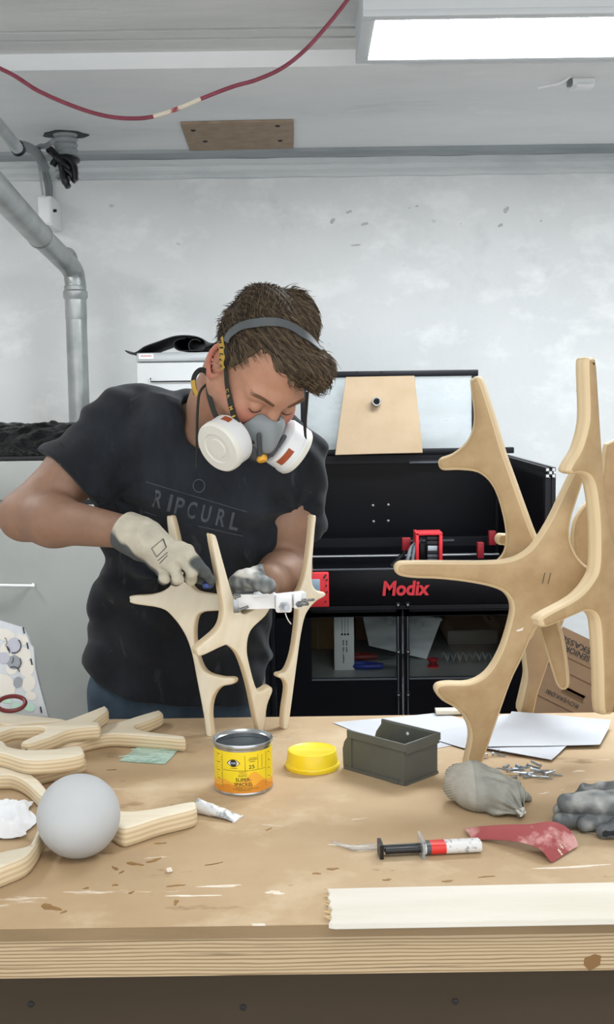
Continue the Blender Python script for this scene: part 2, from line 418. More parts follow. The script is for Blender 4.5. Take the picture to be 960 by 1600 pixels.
# red cable
M_cable = mat('red_cable', '#702a3a', .5, col2='#823a4a', nscale=30)
M_cabp = mat('paint_splashed_cable', '#c9c0b0', .7, col2='#8a3a44', nscale=26, lo=.56, hi=.62)
cp = [(-260, 40), (-120, 66), (0, 107), (60, 142), (115, 166), (160, 180), (200, 185), (240, 182), (285, 167), (320, 152), (365, 135), (400, 125), (440, 107), (475, 80), (510, 42), (545, -2), (585, -55), (640, -110)]
cpts = [at(x, y, 2.4) for x, y in cp]
cs = spline(cpts, 6)
def cut(p0, p1): return [p for p in cs if p0 <= p[0] <= p1]
xs = [at(x, 150, 2.4)[0] for x in (233, 318)]
cab = thing('hanging_cable', 'red cable sagging under the ceiling with a paint-splashed stretch', 'cable', cs[0])
MB().tube([p for p in cs if p[0] <= xs[0]+.02], .0042, 8).build('sheath', M_cable, cab)
MB().tube(cut(*xs), .0046, 8).build('painted_sheath', M_cabp, cab)
MB().tube([p for p in cs if p[0] >= xs[1]-.02], .0042, 8).build('sheath', M_cable, cab)

# fibreboard patch on the ceiling
M_hard = mat('brown_fibreboard', '#a08c77', .85, col2='#8e7a66', nscale=20, bump=.1, bscale=90)
M_dark = mat('black_metal', '#16171a', .5)
q = [atz(x, y, ZF-.008) for x, y in ((282, 194), (372, 191.5), (459, 190), (459.5, 211), (459, 232), (380, 234), (297, 236), (289, 214))]
patch = thing('ceiling_patch', 'brown fibreboard panel screwed flat to the ceiling', 'panel', q[0])
MB().slab(q, (0, 0, -1), .007, .001, 1).build('board', M_hard, patch)
for (x, y) in ((302, 204), (321, 221), (434, 197), (438, 220)):
    p = atz(x, y, ZF-.009)
    m_ = MB().lathe([(0, -.004), (.004, -.0035), (.009, -.001), (.009, .002)], p, (0, 0, 1), 12)
    m_.build('screw', M_dark, patch)
# little white connector box with a loose wire
M_white = mat('white_plastic', '#e9ebec', .4)
p = atz(911, 126, ZF); s_ = 4.0/1800*.9
jb = thing('connector_box', 'small white cable connector with a loose wire on the ceiling', 'connector', p)
c0 = atz(888, 131, ZF); c1 = atz(934, 118, ZF)
MB().box((c0[0], min(c0[1], c1[1])+.02, ZF-.022), (c1[0], max(c0[1], c1[1]), ZF), bev=.003).build('housing', M_white, jb)
MB().box((c0[0]+.008, min(c0[1], c1[1])+.005, ZF-.03), (c1[0]-.006, min(c0[1], c1[1])+.045, ZF-.02), bev=.003).build('cover', M_white, jb)
MB().box((c0[0]-.012, min(c0[1], c1[1])+.025, ZF-.02), (c0[0], min(c0[1], c1[1])+.05, ZF-.004), bev=.001).build('terminal', mat('terminal_grey', '#6f747a', .5), jb)
yy = min(c0[1], c1[1])+.01
MB().tube(spline([at(841, 138, yy), at(856, 134, yy), at(872, 131, yy), at(886, 124, yy), at(897, 114, yy), at(903, 106, yy)], 5), .0036, 8).build('wire', M_white, jb)

# flexible duct through the ceiling with a black wrapped end
M_duct = mat('grey_flex_duct', '#9aa0a2', .55, col2='#858b8e', nscale=20)
M_blackp = mat('black_film', '#15171d', .32, bump=.4, bscale=25)
DY = atz(102, 210, ZF)[1]
dc = at(102, 212, DY); dct = A(dc[0], dc[1], ZF)
fd = thing('flex_duct', 'grey corrugated hose poking through the ceiling', 'hose', (dc[0], dc[1], ZF-.16))
rr = 17.5*DY/1800
prof = []
n = 8; hgt = .152
for i in range(n*4+1): prof.append((rr*(1+.085*math.cos(2*PI*i/4)), -hgt*i/(n*4)))
MB().lathe([(rr*.8, .03)]+prof+[(rr*.85, -hgt), (rr*.8, .03)], dct, (0, 0, 1), 28).build('hose', M_duct, fd)
hm = MB(); a_ = []
V = []
for k in range(28):
    a = 2*PI*k/28; r_ = 1.0+.08*math.sin(3*a)+.05*math.sin(7*a+1)
    V.append(dct+A(math.cos(a)*rr*1.95*r_, math.sin(a)*rr*1.6*r_, -.0015))
hm.slab(V, (0, 0, -1), .003); hm.build('ceiling_collar', mat('dark_hole_rim', '#55585a', .9, col2='#2e3032', nscale=15), fd)
bk = MB()
B0 = lambda x, y, dy=0: at(x, y, DY-rr-.02+dy)
bk.tube(spline([B0(74, 230), B0(84, 240), B0(97, 254), B0(110, 265)], 4), [.010, .018, .02, .019, .018, .02, .022, .022, .02, .02, .018, .016, .012][:13], 8, flat=.7)
bk.tube(spline([B0(82, 259), B0(87, 251), B0(95, 246), B0(108, 250), B0(116, 262), B0(117, 282)], 4), .017, 8, flat=.7)
bk.tube(spline([B0(96, 255), B0(98, 270), B0(103, 285), B0(108, 294)], 4), [.02]*5+[.024]*4+[.019]*3+[.008], 8, flat=.6)
bk.tube(spline([B0(100, 262), B0(112, 272), B0(116, 280), B0(119, 283)], 4), .012, 8)
bk.tube(spline([B0(90, 248, .05), B0(103, 246, .0), B0(118, 250, .03), B0(118, 250, .09), B0(100, 246, .11), B0(88, 248, .06)], 4), .013, 8)
bo = bk.build('black_wrap', M_blackp, fd, smooth=60); bo['label'] = 'knotted black plastic wrap tied round the hose end'
# galvanised pipe
M_galv = mat('galvanised_steel', '#b2b6b5', .36, metal=.6, col2='#979c9b', nscale=9, ndetail=8, lo=.35, hi=.65, bump=.08, bscale=30)
PY = 4.42; R0 = .0395
pp = thing('exhaust_pipe', 'galvanised steel pipe elbowing down the left of the back wall', 'pipe', (at(121, 640, PY)[0], PY, 0))
pc = at(118, 462, PY)
MB().tube([A(pc[0], PY, 0.0), A(pc[0], PY, pc[2]+.02)], R0, 32).build('pipe', M_galv, pp)
co = MB().lathe([(R0, -.075), (R0*1.03, -.07), (R0*1.03, -.002), (R0*1.03, 0), (R0*1.17, .008), (R0*1.17, .03), (R0*1.04, .036), (R0*1.06, .05), (R0*.98, .052)], A(pc[0], PY, pc[2]-.015), (0, 0, 1), 32)
co.build('collar', M_galv, pp)
e0 = A(pc[0], PY, pc[2]+.02); d1 = at(60, 366, 3.98); d2 = at(-90, 205, 2.75)
dd = nrm(d2-d1)
el = spline([e0, e0+A(0, 0, .035), e0+A(-.012, -.02, .085), d1-dd*.08, d1-dd*.02, d1], 7)
MB().tube(el, R0*1.0, 28).build('elbow', M_galv, pp)
MB().lathe([(R0*.99, -.002), (R0*1.06, 0), (R0*1.06, .018), (R0*.99, .02)], e0+A(-.02, -.04, .11), nrm(d1-e0-A(0, 0, .05)), 28).build('elbow_seam', M_galv, pp)
MB().tube([d1-dd*.03, d2], R0*1.06, 32).build('pipe', M_galv, pp)
MB().lathe([(R0*1.05, 0), (R0*1.13, .004), (R0*1.13, .014), (R0*1.05, .018)], d1-dd*.035, dd, 28).build('collar', M_galv, pp)
st = MB()
for k in range(5):
    a0 = -PI/2+.18+k*.12
    st.v += []
G = [[A(pc[0]+(R0+.0006)*math.cos(a), PY+(R0+.0006)*math.sin(a), z) for a in np.linspace(-PI/2+.1, -PI/2+.72, 6)] for z in (pc[2]-.055, pc[2]-.085)]
MB().grid(G).build('sticker', M_white, pp)
# conduit, cables and the small wall box
M_cond = mat('grey_conduit', '#aeb4b6', .6, col2='#969c9f', nscale=12)
cd_ = thing('cable_conduit', 'grey conduit with cable bundle in the upper left corner', 'conduit', at(20, 225, 3.6))
MB().tube([at(-60, 128, 3.1), at(2, 201, 3.5), at(27, 231, 3.65)], .019, 12).build('conduit', M_cond, cd_)
MB().tube([at(26, 228, 3.65), at(30, 236, 3.67)], .022, 12).build('end_clip', M_dark, cd_)
MB().tube(spline([at(24, 226, 3.66), at(42, 230, 3.8), at(55, 237, 4.0), at(64, 250, 4.2), at(70, 262, 4.4)], 5), [.016]*10+[.018]*11, 10).build('cable_bundle', mat('grey_cable', '#7e8487', .6), cd_)
MB().tube(spline([at(55, 234, 4.0), at(63, 229, 4.0), at(72, 228, 3.95), at(82, 221, 3.9)], 5), .009, 8).build('cable', mat('grey_cable', '#7e8487', .6), cd_)
for dx, w in ((0, .009), (5, .009)):
    MB().tube(spline([at(67+dx*.4, 258, 4.45), at(70+dx, 275, 4.55), at(74+dx, 295, 4.57), at(75+dx*.4, 318, 4.57)], 5), w, 8).build('cable', mat('grey_cable', '#7e8487', .6), cd_)
MB().tube([at(60, 255, 4.5), at(67, 305, 4.53)], .004, 8).build('thin_wire', M_cond, cd_)
wb = thing('wall_box', 'small white electrical box on the back wall above the pipe', 'box', at(68, 350, 4.55))
w0, w1 = at(60, 352, 4.42), at(80, 306, 4.42)
MB().box((w0[0], 4.42, w0[2]), (w1[0], YB+.001, w1[2]), R=rotz(.0), bev=.004).build('body', M_white, wb)
MB().box((w0[0]+.004, 4.413, w0[2]+.006), (w1[0]-.004, 4.424, w1[2]-.006), bev=.003).build('cover', M_white, wb)
MB().cyl(A(w1[0], 4.45, w1[2]-.05), A(w1[0]+.012, 4.45, w1[2]-.05), .006, seg=8).build('grommet', M_dark, wb)

# ================================================================== WORKBENCH
M_bench = mat('mdf_bench_top', '#bca382', .75, col2='#aa8f6c', nscale=2.2, ndetail=8, lo=.38, hi=.68, bump=.06, bscale=60,
              layers=[('#c9b597', 5, 8, .52, .7, (1, 1, 1)), ('#8d7152', 7, 10, .655, .72, (.7, 1.4, 1)), ('#93775a', 26, 6, .68, .72, (.5, 1.2, 1)), ('#ddd2c0', 14, 8, .67, .73, (.4, 1.6, 1))])
M_benche = mat('mdf_edge', '#8d7658', .8, col2='#776144', nscale=6, lo=.4, hi=.65, stretch=(.3, 1, 1), bump=.2, bscale=50)
M_plyedge = mat('plywood_edge', '#c7a97c', .75)
def stripes(m, axis=2, freq=420, c1='#b8a282', c2='#8f7756', c3='#54422b'):
    N = m.node_tree.nodes; L = m.node_tree.links; b = N['Principled BSDF']; tc = N.new('ShaderNodeTexCoord')
    mp = N.new('ShaderNodeMapping'); mp.inputs['Scale'].default_value = (.12, 1, 1); L.new(tc.outputs['Object'], mp.inputs[0])
    w = N.new('ShaderNodeTexWave'); w.bands_direction = 'XYZ'[axis]; w.inputs['Scale'].default_value = freq/6.283*1.0; w.inputs['Distortion'].default_value = 5.0
    w.inputs['Detail'].default_value = 3; w.inputs['Detail Scale'].default_value = .6; L.new(mp.outputs[0], w.inputs[0])
    r = N.new('ShaderNodeValToRGB'); r.color_ramp.elements[0].color = lin(c2); r.color_ramp.elements[1].color = lin(c1)
    r.color_ramp.elements[0].position = .1; r.color_ramp.elements[1].position = .55; L.new(w.outputs[1], r.inputs[0])
    n = N.new('ShaderNodeTexNoise'); mp2 = N.new('ShaderNodeMapping'); mp2.inputs['Scale'].default_value = (2.5, 1, 90); L.new(tc.outputs['Object'], mp2.inputs[0])
    n.inputs['Scale'].default_value = 1.6; n.inputs['Detail'].default_value = 6; L.new(mp2.outputs[0], n.inputs[0])
    mr = N.new('ShaderNodeMapRange'); mr.inputs[1].default_value = .62; mr.inputs[2].default_value = .74; L.new(n.outputs[0], mr.inputs[0])
    mx = N.new('ShaderNodeMix'); mx.data_type = 'RGBA'; L.new(r.outputs[0], mx.inputs[6]); mx.inputs[7].default_value = lin(c3); L.new(mr.outputs[0], mx.inputs[0])
    L.new(mx.outputs[2], b.inputs['Base Color'])
stripes(M_plyedge)
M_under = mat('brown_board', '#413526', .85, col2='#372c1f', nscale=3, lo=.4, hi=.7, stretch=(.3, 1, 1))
BZ, BF, BB = .90, 1.358, 2.29
BX0, BX1 = -1.45, 1.6
bench = thing('workbench', 'heavy workbench with stained fibreboard top and plywood edge', 'workbench', (0, (BF+BB)/2, 0))
MB().box((BX0, BF, BZ-.017), (BX1, BB, BZ), bev=.0015).build('top_board', M_bench, bench)
MB().box((BX0, BF-.0008, BZ-.0168), (BX1, BF-.0001, BZ-.0015)).build('top_edge', M_benche, bench)
MB().box((BX0, BF+.0025, BZ-.066), (BX1, BB-.002, BZ-.0171)).build('plywood_core', M_plyedge, bench)
MB().box((BX0, BF+.0015, BZ-.0172), (BX1, BF+.003, BZ-.0155)).build('glue_line', M_benche, bench)
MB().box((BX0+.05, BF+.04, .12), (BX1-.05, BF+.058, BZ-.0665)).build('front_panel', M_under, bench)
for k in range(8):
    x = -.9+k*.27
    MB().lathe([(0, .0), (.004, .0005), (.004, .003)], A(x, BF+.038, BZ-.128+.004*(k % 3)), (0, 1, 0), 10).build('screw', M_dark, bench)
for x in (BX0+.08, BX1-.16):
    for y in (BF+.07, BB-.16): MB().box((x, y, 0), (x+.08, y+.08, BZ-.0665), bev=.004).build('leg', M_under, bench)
# smears, scorch marks and chips that sit on the bench top
M_smear = mat('dried_plaster', '#e2d9cb', .9, col2='#d0c0a6', nscale=40)
M_stain = mat('brown_varnish_stain', '#94713f', .6, col2='#7c5a30', nscale=30)
def blotch(mb, px, py, rx, ry, rot=0, seed=0, th=.0006, z=BZ):
    r = random.Random(seed); c = atz(px, py, z); V = []; k = 18; ph = [r.random()*6.28 for _ in range(4)]
    for i in range(k):
        a = 2*PI*i/k; q = 1+.28*math.sin(2*a+ph[0])+.22*math.sin(3*a+ph[1])+.15*math.sin(5*a+ph[2])
        x, y = math.cos(a)*rx*q, math.sin(a)*ry*q
        V.append(c+A(x*math.cos(rot)-y*math.sin(rot), x*math.sin(rot)+y*math.cos(rot), th))
    mb.slab(V, (0, 0, 1), th)
sm = MB()
for i, (x, y, rx, ry, ro) in enumerate([(345, 1385, .03, .003, 0), (548, 1322, .022, .004, -.2), (580, 1327, .02, .002, .3), (722, 1330, .02, .004, .2), (850, 1240, .008, .002, .5), (905, 1205, .01, .003, .3), (945, 1300, .03, .008, 0), (300, 1400, .03, .0025, 0), (895, 1355, .04, .004, .1), (120, 1190, .004, .002, 0), (560, 1280, .012, .001, .3), (425, 1290, .014, .001, -.2), (430, 1395, .01, .006, 0)]):
    blotch(sm, x, y, rx, ry, ro, i)
o = sm.build('plaster_smear', M_smear, bench); o['kind'] = 'stuff'
sm = MB()
for i, (x, y, rx, ry, ro) in enumerate([(78, 1418, .018, .008, -.3), (180, 1383, .004, .004, 0), (205, 1395, .005, .003, .5), (100, 1425, .007, .002, 1), (210, 1350, .018, .004, -.5), (240, 1345, .012, .005, .6), (135, 1388, .004, .003, 0), (175, 1203, .010, .002, 0), (520, 1358, .01, .004, .4), (335, 1350, .012, .002, .4), (495, 1365, .006, .004, 0), (760, 1370, .012, .002, .2), (275, 1410, .004, .008, .2), (250, 1318, .01, .003, .2), (420, 1296, .008, .002, 1), (180, 1357, .003, .01, .5), (275, 1384, .012, .003, .1), (605, 1375, .006, .004, 0), (190, 1363, .008, .0015, 1.1), (700, 1377, .01, .0025, .3)]):
    blotch(sm, x, y, rx*.8, ry*.8, ro, i+50)
o = sm.build('varnish_stain', M_stain, bench); o['kind'] = 'stuff'
# chips on the front edge
ch = MB(); c = at(404, 1448, BF)
ch.slab([at(x, y, BF-.0004) for x, y in ((393, 1443), (414, 1443), (417, 1450), (414, 1457), (402, 1458))], (0, -1, 0), .0006)
ch.build('paint_chip', M_smear, bench)
MB().slab([at(x, y, BF+.0018) for x, y in ((914, 1498), (930, 1491), (940, 1494), (938, 1508), (922, 1517), (913, 1508))], (0, -1, 0), .001).build('knot', mat('brown_knot', '#7d5c37', .8), bench)
# white painted plank
M_plank = mat('white_painted_wood', '#d8d3c8', .6, col2='#cbc4b4', nscale=5, lo=.4, hi=.7, stretch=(.25, 2, 1), bump=.15, bscale=40)
zt = BZ+.009
pl = [(511, 1388), (620, 1385.5), (760, 1382.5), (960, 1378), (1090, 1375), (1088, 1431), (960, 1435), (760, 1438.5), (640, 1440.5), (523, 1442.5), (514, 1441), (518, 1434), (516, 1428), (519, 1420), (513, 1414), (517, 1408), (512, 1402), (515, 1396)]
P_ = [atz(x, y, zt) for x, y in pl]
o = thing('painted_plank', 'white painted plank with a splintered end at the bench front', 'plank', A(.3, 1.42, BZ))
MB().slab(P_, (0, 0, 1), .0085, .0012, 1).build('board', M_plank, o)
sp = MB(); r = random.Random(3)
for k in range(16):
    y = 1390+k*3.2; p = atz(516+r.uniform(-3, 2), y, BZ+.005); d = A(-r.uniform(.003, .009), r.uniform(-.004, .004), r.uniform(-.001, .004))
    sp.tube([p+A(.004, 0, 0), p+d], [.0014, .0005], 5)
sp.build('splinter', mat('raw_splinter', '#d6bd8e', .9), o)
# ================================================================== LARGE-FORMAT PRINTER BEHIND THE MAN
M_blk = mat('black_panel', '#04050b', .36, spec=.25, col2='#07080f', nscale=3)
M_ext = mat('black_extrusion', '#0f1118', .4, metal=.3)
M_sil = mat('cut_aluminium', '#c4c9cc', .35, metal=.8)
M_red = mat('red_plastic', '#d5323a', .45)
M_dred = mat('dark_red_plastic', '#8f1f28', .5)
M_steel = mat('steel', '#a7abaf', .28, metal=.95)
def glass_mat(name, tint=(.94, .97, .97), refl=.07, rough=.02, haze=0):
    if name in MATS: return MATS[name]
    m = bpy.data.materials.new(name); m.use_nodes = True; N = m.node_tree.nodes; L = m.node_tree.links
    N.remove(N['Principled BSDF']); out = N['Material Output']
    t = N.new('ShaderNodeBsdfTransparent'); t.inputs[0].default_value = (*tint, 1)
    g = N.new('ShaderNodeBsdfGlossy'); g.inputs['Roughness'].default_value = rough
    fr = N.new('ShaderNodeFresnel'); fr.inputs[0].default_value = 1.3+refl
    mx = N.new('ShaderNodeMixShader'); L.new(fr.outputs[0], mx.inputs[0]); L.new(t.outputs[0], mx.inputs[1]); L.new(g.outputs[0], mx.inputs[2])
    last = mx.outputs[0]
    if haze:
        d = N.new('ShaderNodeBsdfDiffuse'); d.inputs[0].default_value = (.85, .88, .92, 1); m2 = N.new('ShaderNodeMixShader')
        n = N.new('ShaderNodeTexNoise'); n.inputs['Scale'].default_value = 5; n.inputs['Detail'].default_value = 4
        mp = N.new('ShaderNodeMapping'); mp.inputs['Scale'].default_value = (.7, 1, 2.2); tc = N.new('ShaderNodeTexCoord'); L.new(tc.outputs['Object'], mp.inputs[0]); L.new(mp.outputs[0], n.inputs[0])
        r = N.new('ShaderNodeMapRange'); r.inputs[1].default_value = .3; r.inputs[2].default_value = .75; r.inputs[3].default_value = haze*.4; r.inputs[4].default_value = haze*1.6
        L.new(n.outputs[0], r.inputs[0]); L.new(r.outputs[0], m2.inputs[0]); L.new(last, m2.inputs[1]); L.new(d.outputs[0], m2.inputs[2]); last = m2.outputs[0]
    L.new(last, out.inputs[0]); MATS[name] = m; return m
M_glass = glass_mat('clear_pane'); M_hglass = glass_mat('hazy_acrylic', haze=.22)
def extr(mb, p0, p1, s=.03):
    """slotted square profile from p0 to p1"""
    p0, p1 = np.asarray(p0, float), np.asarray(p1, float); d = nrm(p1-p0)
    u, w = (A(1, 0, 0), A(0, 1, 0)) if abs(d[2]) > .9 else ((A(1, 0, 0), A(0, 0, 1)) if abs(d[1]) > .9 else (A(0, 1, 0), A(0, 0, 1)))
    h = s/2; g = s*.13; dp = s*.2; P = []
    for k in range(4):
        c, q = math.cos(k*PI/2), math.sin(k*PI/2)
        for x, y in ((h, -h), (h, -g), (h-dp, -g), (h-dp, g), (h, g)): P.append((x*c-y*q, x*q+y*c))
    V = [p+u*x+w*y for p in (p0, p1) for x, y in P]; n = len(P)
    mb.add(V, [(i, (i+1) % n, n+(i+1) % n, n+i) for i in range(n)]+[tuple(range(n)), tuple(range(2*n-1, n-1, -1))]); return mb
PX0, PX1, PF, PB, PT = -.128, .716, 3.3, 4.2, 1.337
pr = thing('enclosed_printer', 'large black cabinet printer with red lettering behind the man', '3d printer', ((PX0+PX1)/2, (PF+PB)/2, 0))
E_ = .03
h_ = E_/2
def zat(y, Y): return at(640, y, Y)[2]
zb1, zb0 = zat(890, PF), zat(946, PF)      # lettering beam
for x in (PX0+h_, PX1-h_):
    for y in (PF+h_, PB-h_):
        extr(MB(), (x, y, 0), (x, y, PT-E_-.001)).build('upright', M_ext, pr)
    extr(MB(), (x, PF, PT-h_), (x, PB, PT-h_)).build('side_rail', M_ext, pr)
    # bare aluminium end of the side rail
    m_ = MB()
    for sx in (-1, 1):
        for sz in (-1, 1):
            m_.box((x+sx*.009-.004, PF-.0012, PT-h_+sz*.009-.004), (x+sx*.009+.004, PF-.0002, PT-h_+sz*.009+.004))
    m_.box((x-.004, PF-.0012, PT-h_-.004), (x+.004, PF-.0002, PT-h_+.004))
    m_.build('rail_end', M_sil, pr)
extr(MB(), (PX0+E_, PB-h_, PT-h_), (PX1-E_, PB-h_, PT-h_)).build('rear_rail', M_ext, pr)
MB().box((PX0+E_, PB-.012, zb0), (PX1-E_, PB-.006, PT-E_)).build('back_panel', M_blk, pr)
MB().box((PX1-.02, PF+E_, zb0), (PX1-.014, PB-E_, PT-E_)).build('side_panel', M_blk, pr)
MB().box((PX0+.014, PF+E_, zb0), (PX0+.02, PB-E_, PT-E_)).build('side_panel', M_blk, pr)
MB().box((PX0+.021, PF+.02, zb0+.02), (PX1-.021, PB-.013, zb0+.03)).build('chamber_floor', M_blk, pr)
MB().box((PX0+E_, PF+.004, zb0+.001), (PX1-E_, PF+.016, zb1), bev=.001).build('beam_panel', M_blk, pr)
MB().box((PX0+E_, PF+.003, zb1), (PX1-E_, PF+.018, zb1+.003)).build('beam_edge', mat('grey_edge', '#5c626a', .4, metal=.5), pr)
lg = MB(); c = at(635, 919, PF+.0035); flat_text(lg, 'Modix', c, (1, 0, 0), (0, 0, 1), .0785*PF/3.3*1.76, .044, .001, bold=.035, shear=.12)
o = lg.build('lettering', mat('red_print', '#c5303a', .5), pr, smooth=0); o['label'] = 'red bold lettering on the black beam'
for (x, y) in ((583, 790), (607, 789), (584, 815), (607, 814)):
    MB().lathe([(0, -.004), (.005, -.003), (.006, 0)], at(x, y, PB-.0125), (0, 1, 0), 10).build('bolt', M_steel, pr)
# lower doors
zw0, zw1 = zat(1059, PF), zat(952, PF)
xm = at(630, 1000, PF)[0]
extr(MB(), (PX0+E_, PF+h_, zb0-h_), (PX1-E_, PF+h_, zb0-h_)).build('cross_rail', M_ext, pr)
MB().box((PX0+.035, PF+.002, zb0-.006), (PX1-.035, PF+.008, zb0-.003)).build('hinge_line', M_sil, pr)
for k, (x0, x1, wx0, wx1) in enumerate(((PX0+E_+.002, xm-.003, at(487, 1000, PF)[0], at(620, 1000, PF)[0]), (xm+.003, PX1-E_-.002, at(640, 1000, PF)[0], at(799, 1000, PF)[0]))):
    zt_, zl = zb0-E_-.002, .08
    dr = MB()
    dr.box((x0, PF, zw1), (x1, PF+.012, zt_)).box((x0, PF, zl), (x1, PF+.012, zw0)).box((x0, PF, zw0), (wx0, PF+.012, zw1)).box((wx1, PF, zw0), (x1, PF+.012, zw1))
    d_ = dr.build('door', M_blk, pr)
    MB().box((wx0, PF+.005, zw0), (wx1, PF+.008, zw1)).build('window_pane', M_glass, d_)
    MB().box((wx0, PF-.001, zw0-.005), (wx1, PF+.012, zw0)).build('window_edge', mat('grey_edge', '#5c626a', .4, metal=.5), d_)
    xs_ = x1-.011 if k == 0 else x0+.011
    MB().box((xs_-.0015, PF-.002, zl), (xs_+.0015, PF, zt_)).build('door_edge', mat('grey_edge', '#5c626a', .4, metal=.5), d_)
    for yy in (945, 1018, 1085):
        MB().box((xs_-.006, PF-.006, zat(yy, PF)-.008), (xs_+.006, PF, zat(yy, PF)+.008), bev=.002).build('hinge', M_ext, d_)
        MB().lathe([(0, -.003), (.003, -.002), (.003, 0)], A(xs_, PF-.006, zat(yy, PF)), (0, 1, 0), 8).build('screw', M_steel, d_)
# cupboard interior
zs = zw0-.004
MB().box((PX0+.02, PF+.02, zs-.02), (PX1-.02, PB-.02, zs)).build('shelf', mat('grey_shelf', '#c0c3c3', .4, col2='#adb0b0', nscale=5), pr)
MB().box((PX0+.02, PB-.02, zs), (PX1-.02, PB-.012, zb0)).build('cupboard_back', M_blk, pr)
for x in (PX0+.02, PX1-.026): MB().box((x, PF+.03, .08), (x+.006, PB-.03, zb0)).build('cupboard_side', M_blk, pr)
MB().box((PX0+.02, PF+.05, zb0-.01), (PX1-.02, PB-.02, zb0-.004)).build('cupboard_top', M_blk, pr)
# motion system
gz = zat(850, 3.9)
MB().box((PX0+.03, 3.9, gz-.008), (PX1-.03, 3.93, gz+.02)).build('gantry_beam', M_ext, pr)
MB().cyl(A(PX0+.03, 3.82, zat(868, 3.82)), A(at(780, 868, 3.82)[0], 3.82, zat(868, 3.82)), .005, seg=10).build('guide_rod', M_steel, pr)
MB().cyl(A(at(640, 850, 3.8)[0], 3.8, zat(846, 3.8)), A(at(710, 850, 3.8)[0], 3.8, zat(846, 3.8)), .007, seg=10).build('guide_rod', mat('dark_steel', '#3a3d42', .4, metal=.8), pr)
def pbox(px0, py0, px1, py1, Y, dep, m, name, par, bev=.002, label=None):
    a, b = at(px0, py1, Y), at(px1, py0, Y)
    o = MB().box((a[0], Y, a[2]), (b[0], Y+dep, b[2]), bev=bev).build(name, m, par)
    if label: o['label'] = label
    return o
br = MB()
for (a, b, c, d) in ((650, 832, 655, 880), (687, 836, 692, 880), (650, 832, 692, 837)):
    p, q = at(a, d, 3.62), at(b+0, 0, 3.62)
    lo_, hi_ = at(a, d, 3.62), at(c, b, 3.62); br.box((lo_[0], 3.62, lo_[2]), (hi_[0], 3.70, hi_[2]), bev=.002)
br.build('carriage_frame', M_red, pr)
for k in range(6):
    y0 = 838+k*7.0
    pbox(667+k*.3, y0, 685, y0+6, 3.64, .04, mat('chain_grey', '#4b5056', .5), 'chain_link', pr)
pbox(669, 853, 684, 861, 3.635, .01, mat('pale_label', '#a9b2b8', .5), 'chain_clip', pr)
pbox(656, 850, 667, 880, 3.66, .03, M_ext, 'print_head', pr)
MB().tube(spline([at(655, 845, 3.66), at(643, 856, 3.64), at(638, 872, 3.62), at(634, 885, 3.62)], 5), .006, 8).build('hose', mat('grey_hose', '#6d7278', .5), pr)
MB().tube(spline([at(659, 842, 3.65), at(649, 855, 3.63), at(645, 875, 3.62)], 5), .005, 8).build('hose', mat('grey_hose', '#6d7278', .5), pr)
MB().tube([at(628, 868, 3.64), at(611, 886, 3.62)], .007, 8).build('cable_arm', M_ext, pr)
MB().tube([at(633, 862, 3.66), at(620, 889, 3.66)], .005, 8).build('cable_arm', mat('dark_steel', '#3a3d42', .4, metal=.8), pr)
pbox(629, 841, 642, 861, 3.72, .03, M_dred, 'motor_mount', pr)
pbox(747, 848, 757, 873, 3.72, .03, M_dred, 'motor_mount', pr)
pbox(765, 830, 776, 852, 3.80, .03, M_dred, 'motor_mount', pr)
# operator panel
dsp = thing('control_panel', 'red control unit with a small grey screen on the printer', 'control panel', at(495, 948, PF-.02))
a, b = at(478, 949, PF-.022), at(514, 895, PF-.022)
MB().box((a[0], PF-.022, a[2]), (b[0], PF-.001, b[2]), bev=.003).build('case', M_red, dsp)
a2, b2 = at(482, 926, PF-.023), at(500, 905, PF-.023)
MB().box((a2[0], PF-.0235, a2[2]), (b2[0], PF-.021, b2[2]), bev=.001).build('screen', mat('lcd_grey', '#8fa3b5', .25), dsp)
for (x, y) in ((509, 899), (511, 906), (510, 915), (509, 940), (511, 925), (507, 902)):
    MB().cyl(at(x, y, PF-.0235), at(x, y, PF-.020), .003, seg=8).build('screw', M_dark, dsp)
# opened top lid, standing at the back
LYY = 4.16
lid = thing('printer_lid', 'clear acrylic lid with black frame standing open on the printer', 'lid', at(630, 706, LYY))
lx0, lx1 = at(470, 640, LYY)[0], at(748, 640, LYY)[0]; lz0, lz1 = PT+.0005, at(700, 578, LYY)[2]
b_ = .022
MB().box((lx0, LYY, lz1-b_), (lx1, LYY+.025, lz1), bev=.003).build('top_bar', M_ext, lid)
MB().box((lx0-.05, LYY, lz0), (at(804, 700, LYY)[0], LYY+.025, lz0+b_), bev=.003).build('bottom_bar', M_ext, lid)
for x in (lx0, lx1-b_): MB().box((x, LYY, lz0+b_), (x+b_, LYY+.025, lz1-b_), bev=.003).build('side_bar', M_ext, lid)
MB().box((lx0+b_, LYY+.01, lz0+b_), (lx1-b_, LYY+.014, lz1-b_)).build('pane', M_hglass, lid)
for x in (558, 597): MB().box(at(x-2, 586, LYY-.004), at(x+2, 580, LYY)+A(0, .004, 0)).build('clip', M_ext, lid)
MB().box(at(640, 724, PB-.05), at(790, 719, PB-.05)+A(0, .02, 0)).build('cable_strip', mat('grey_edge', '#5c626a', .4, metal=.5), pr)
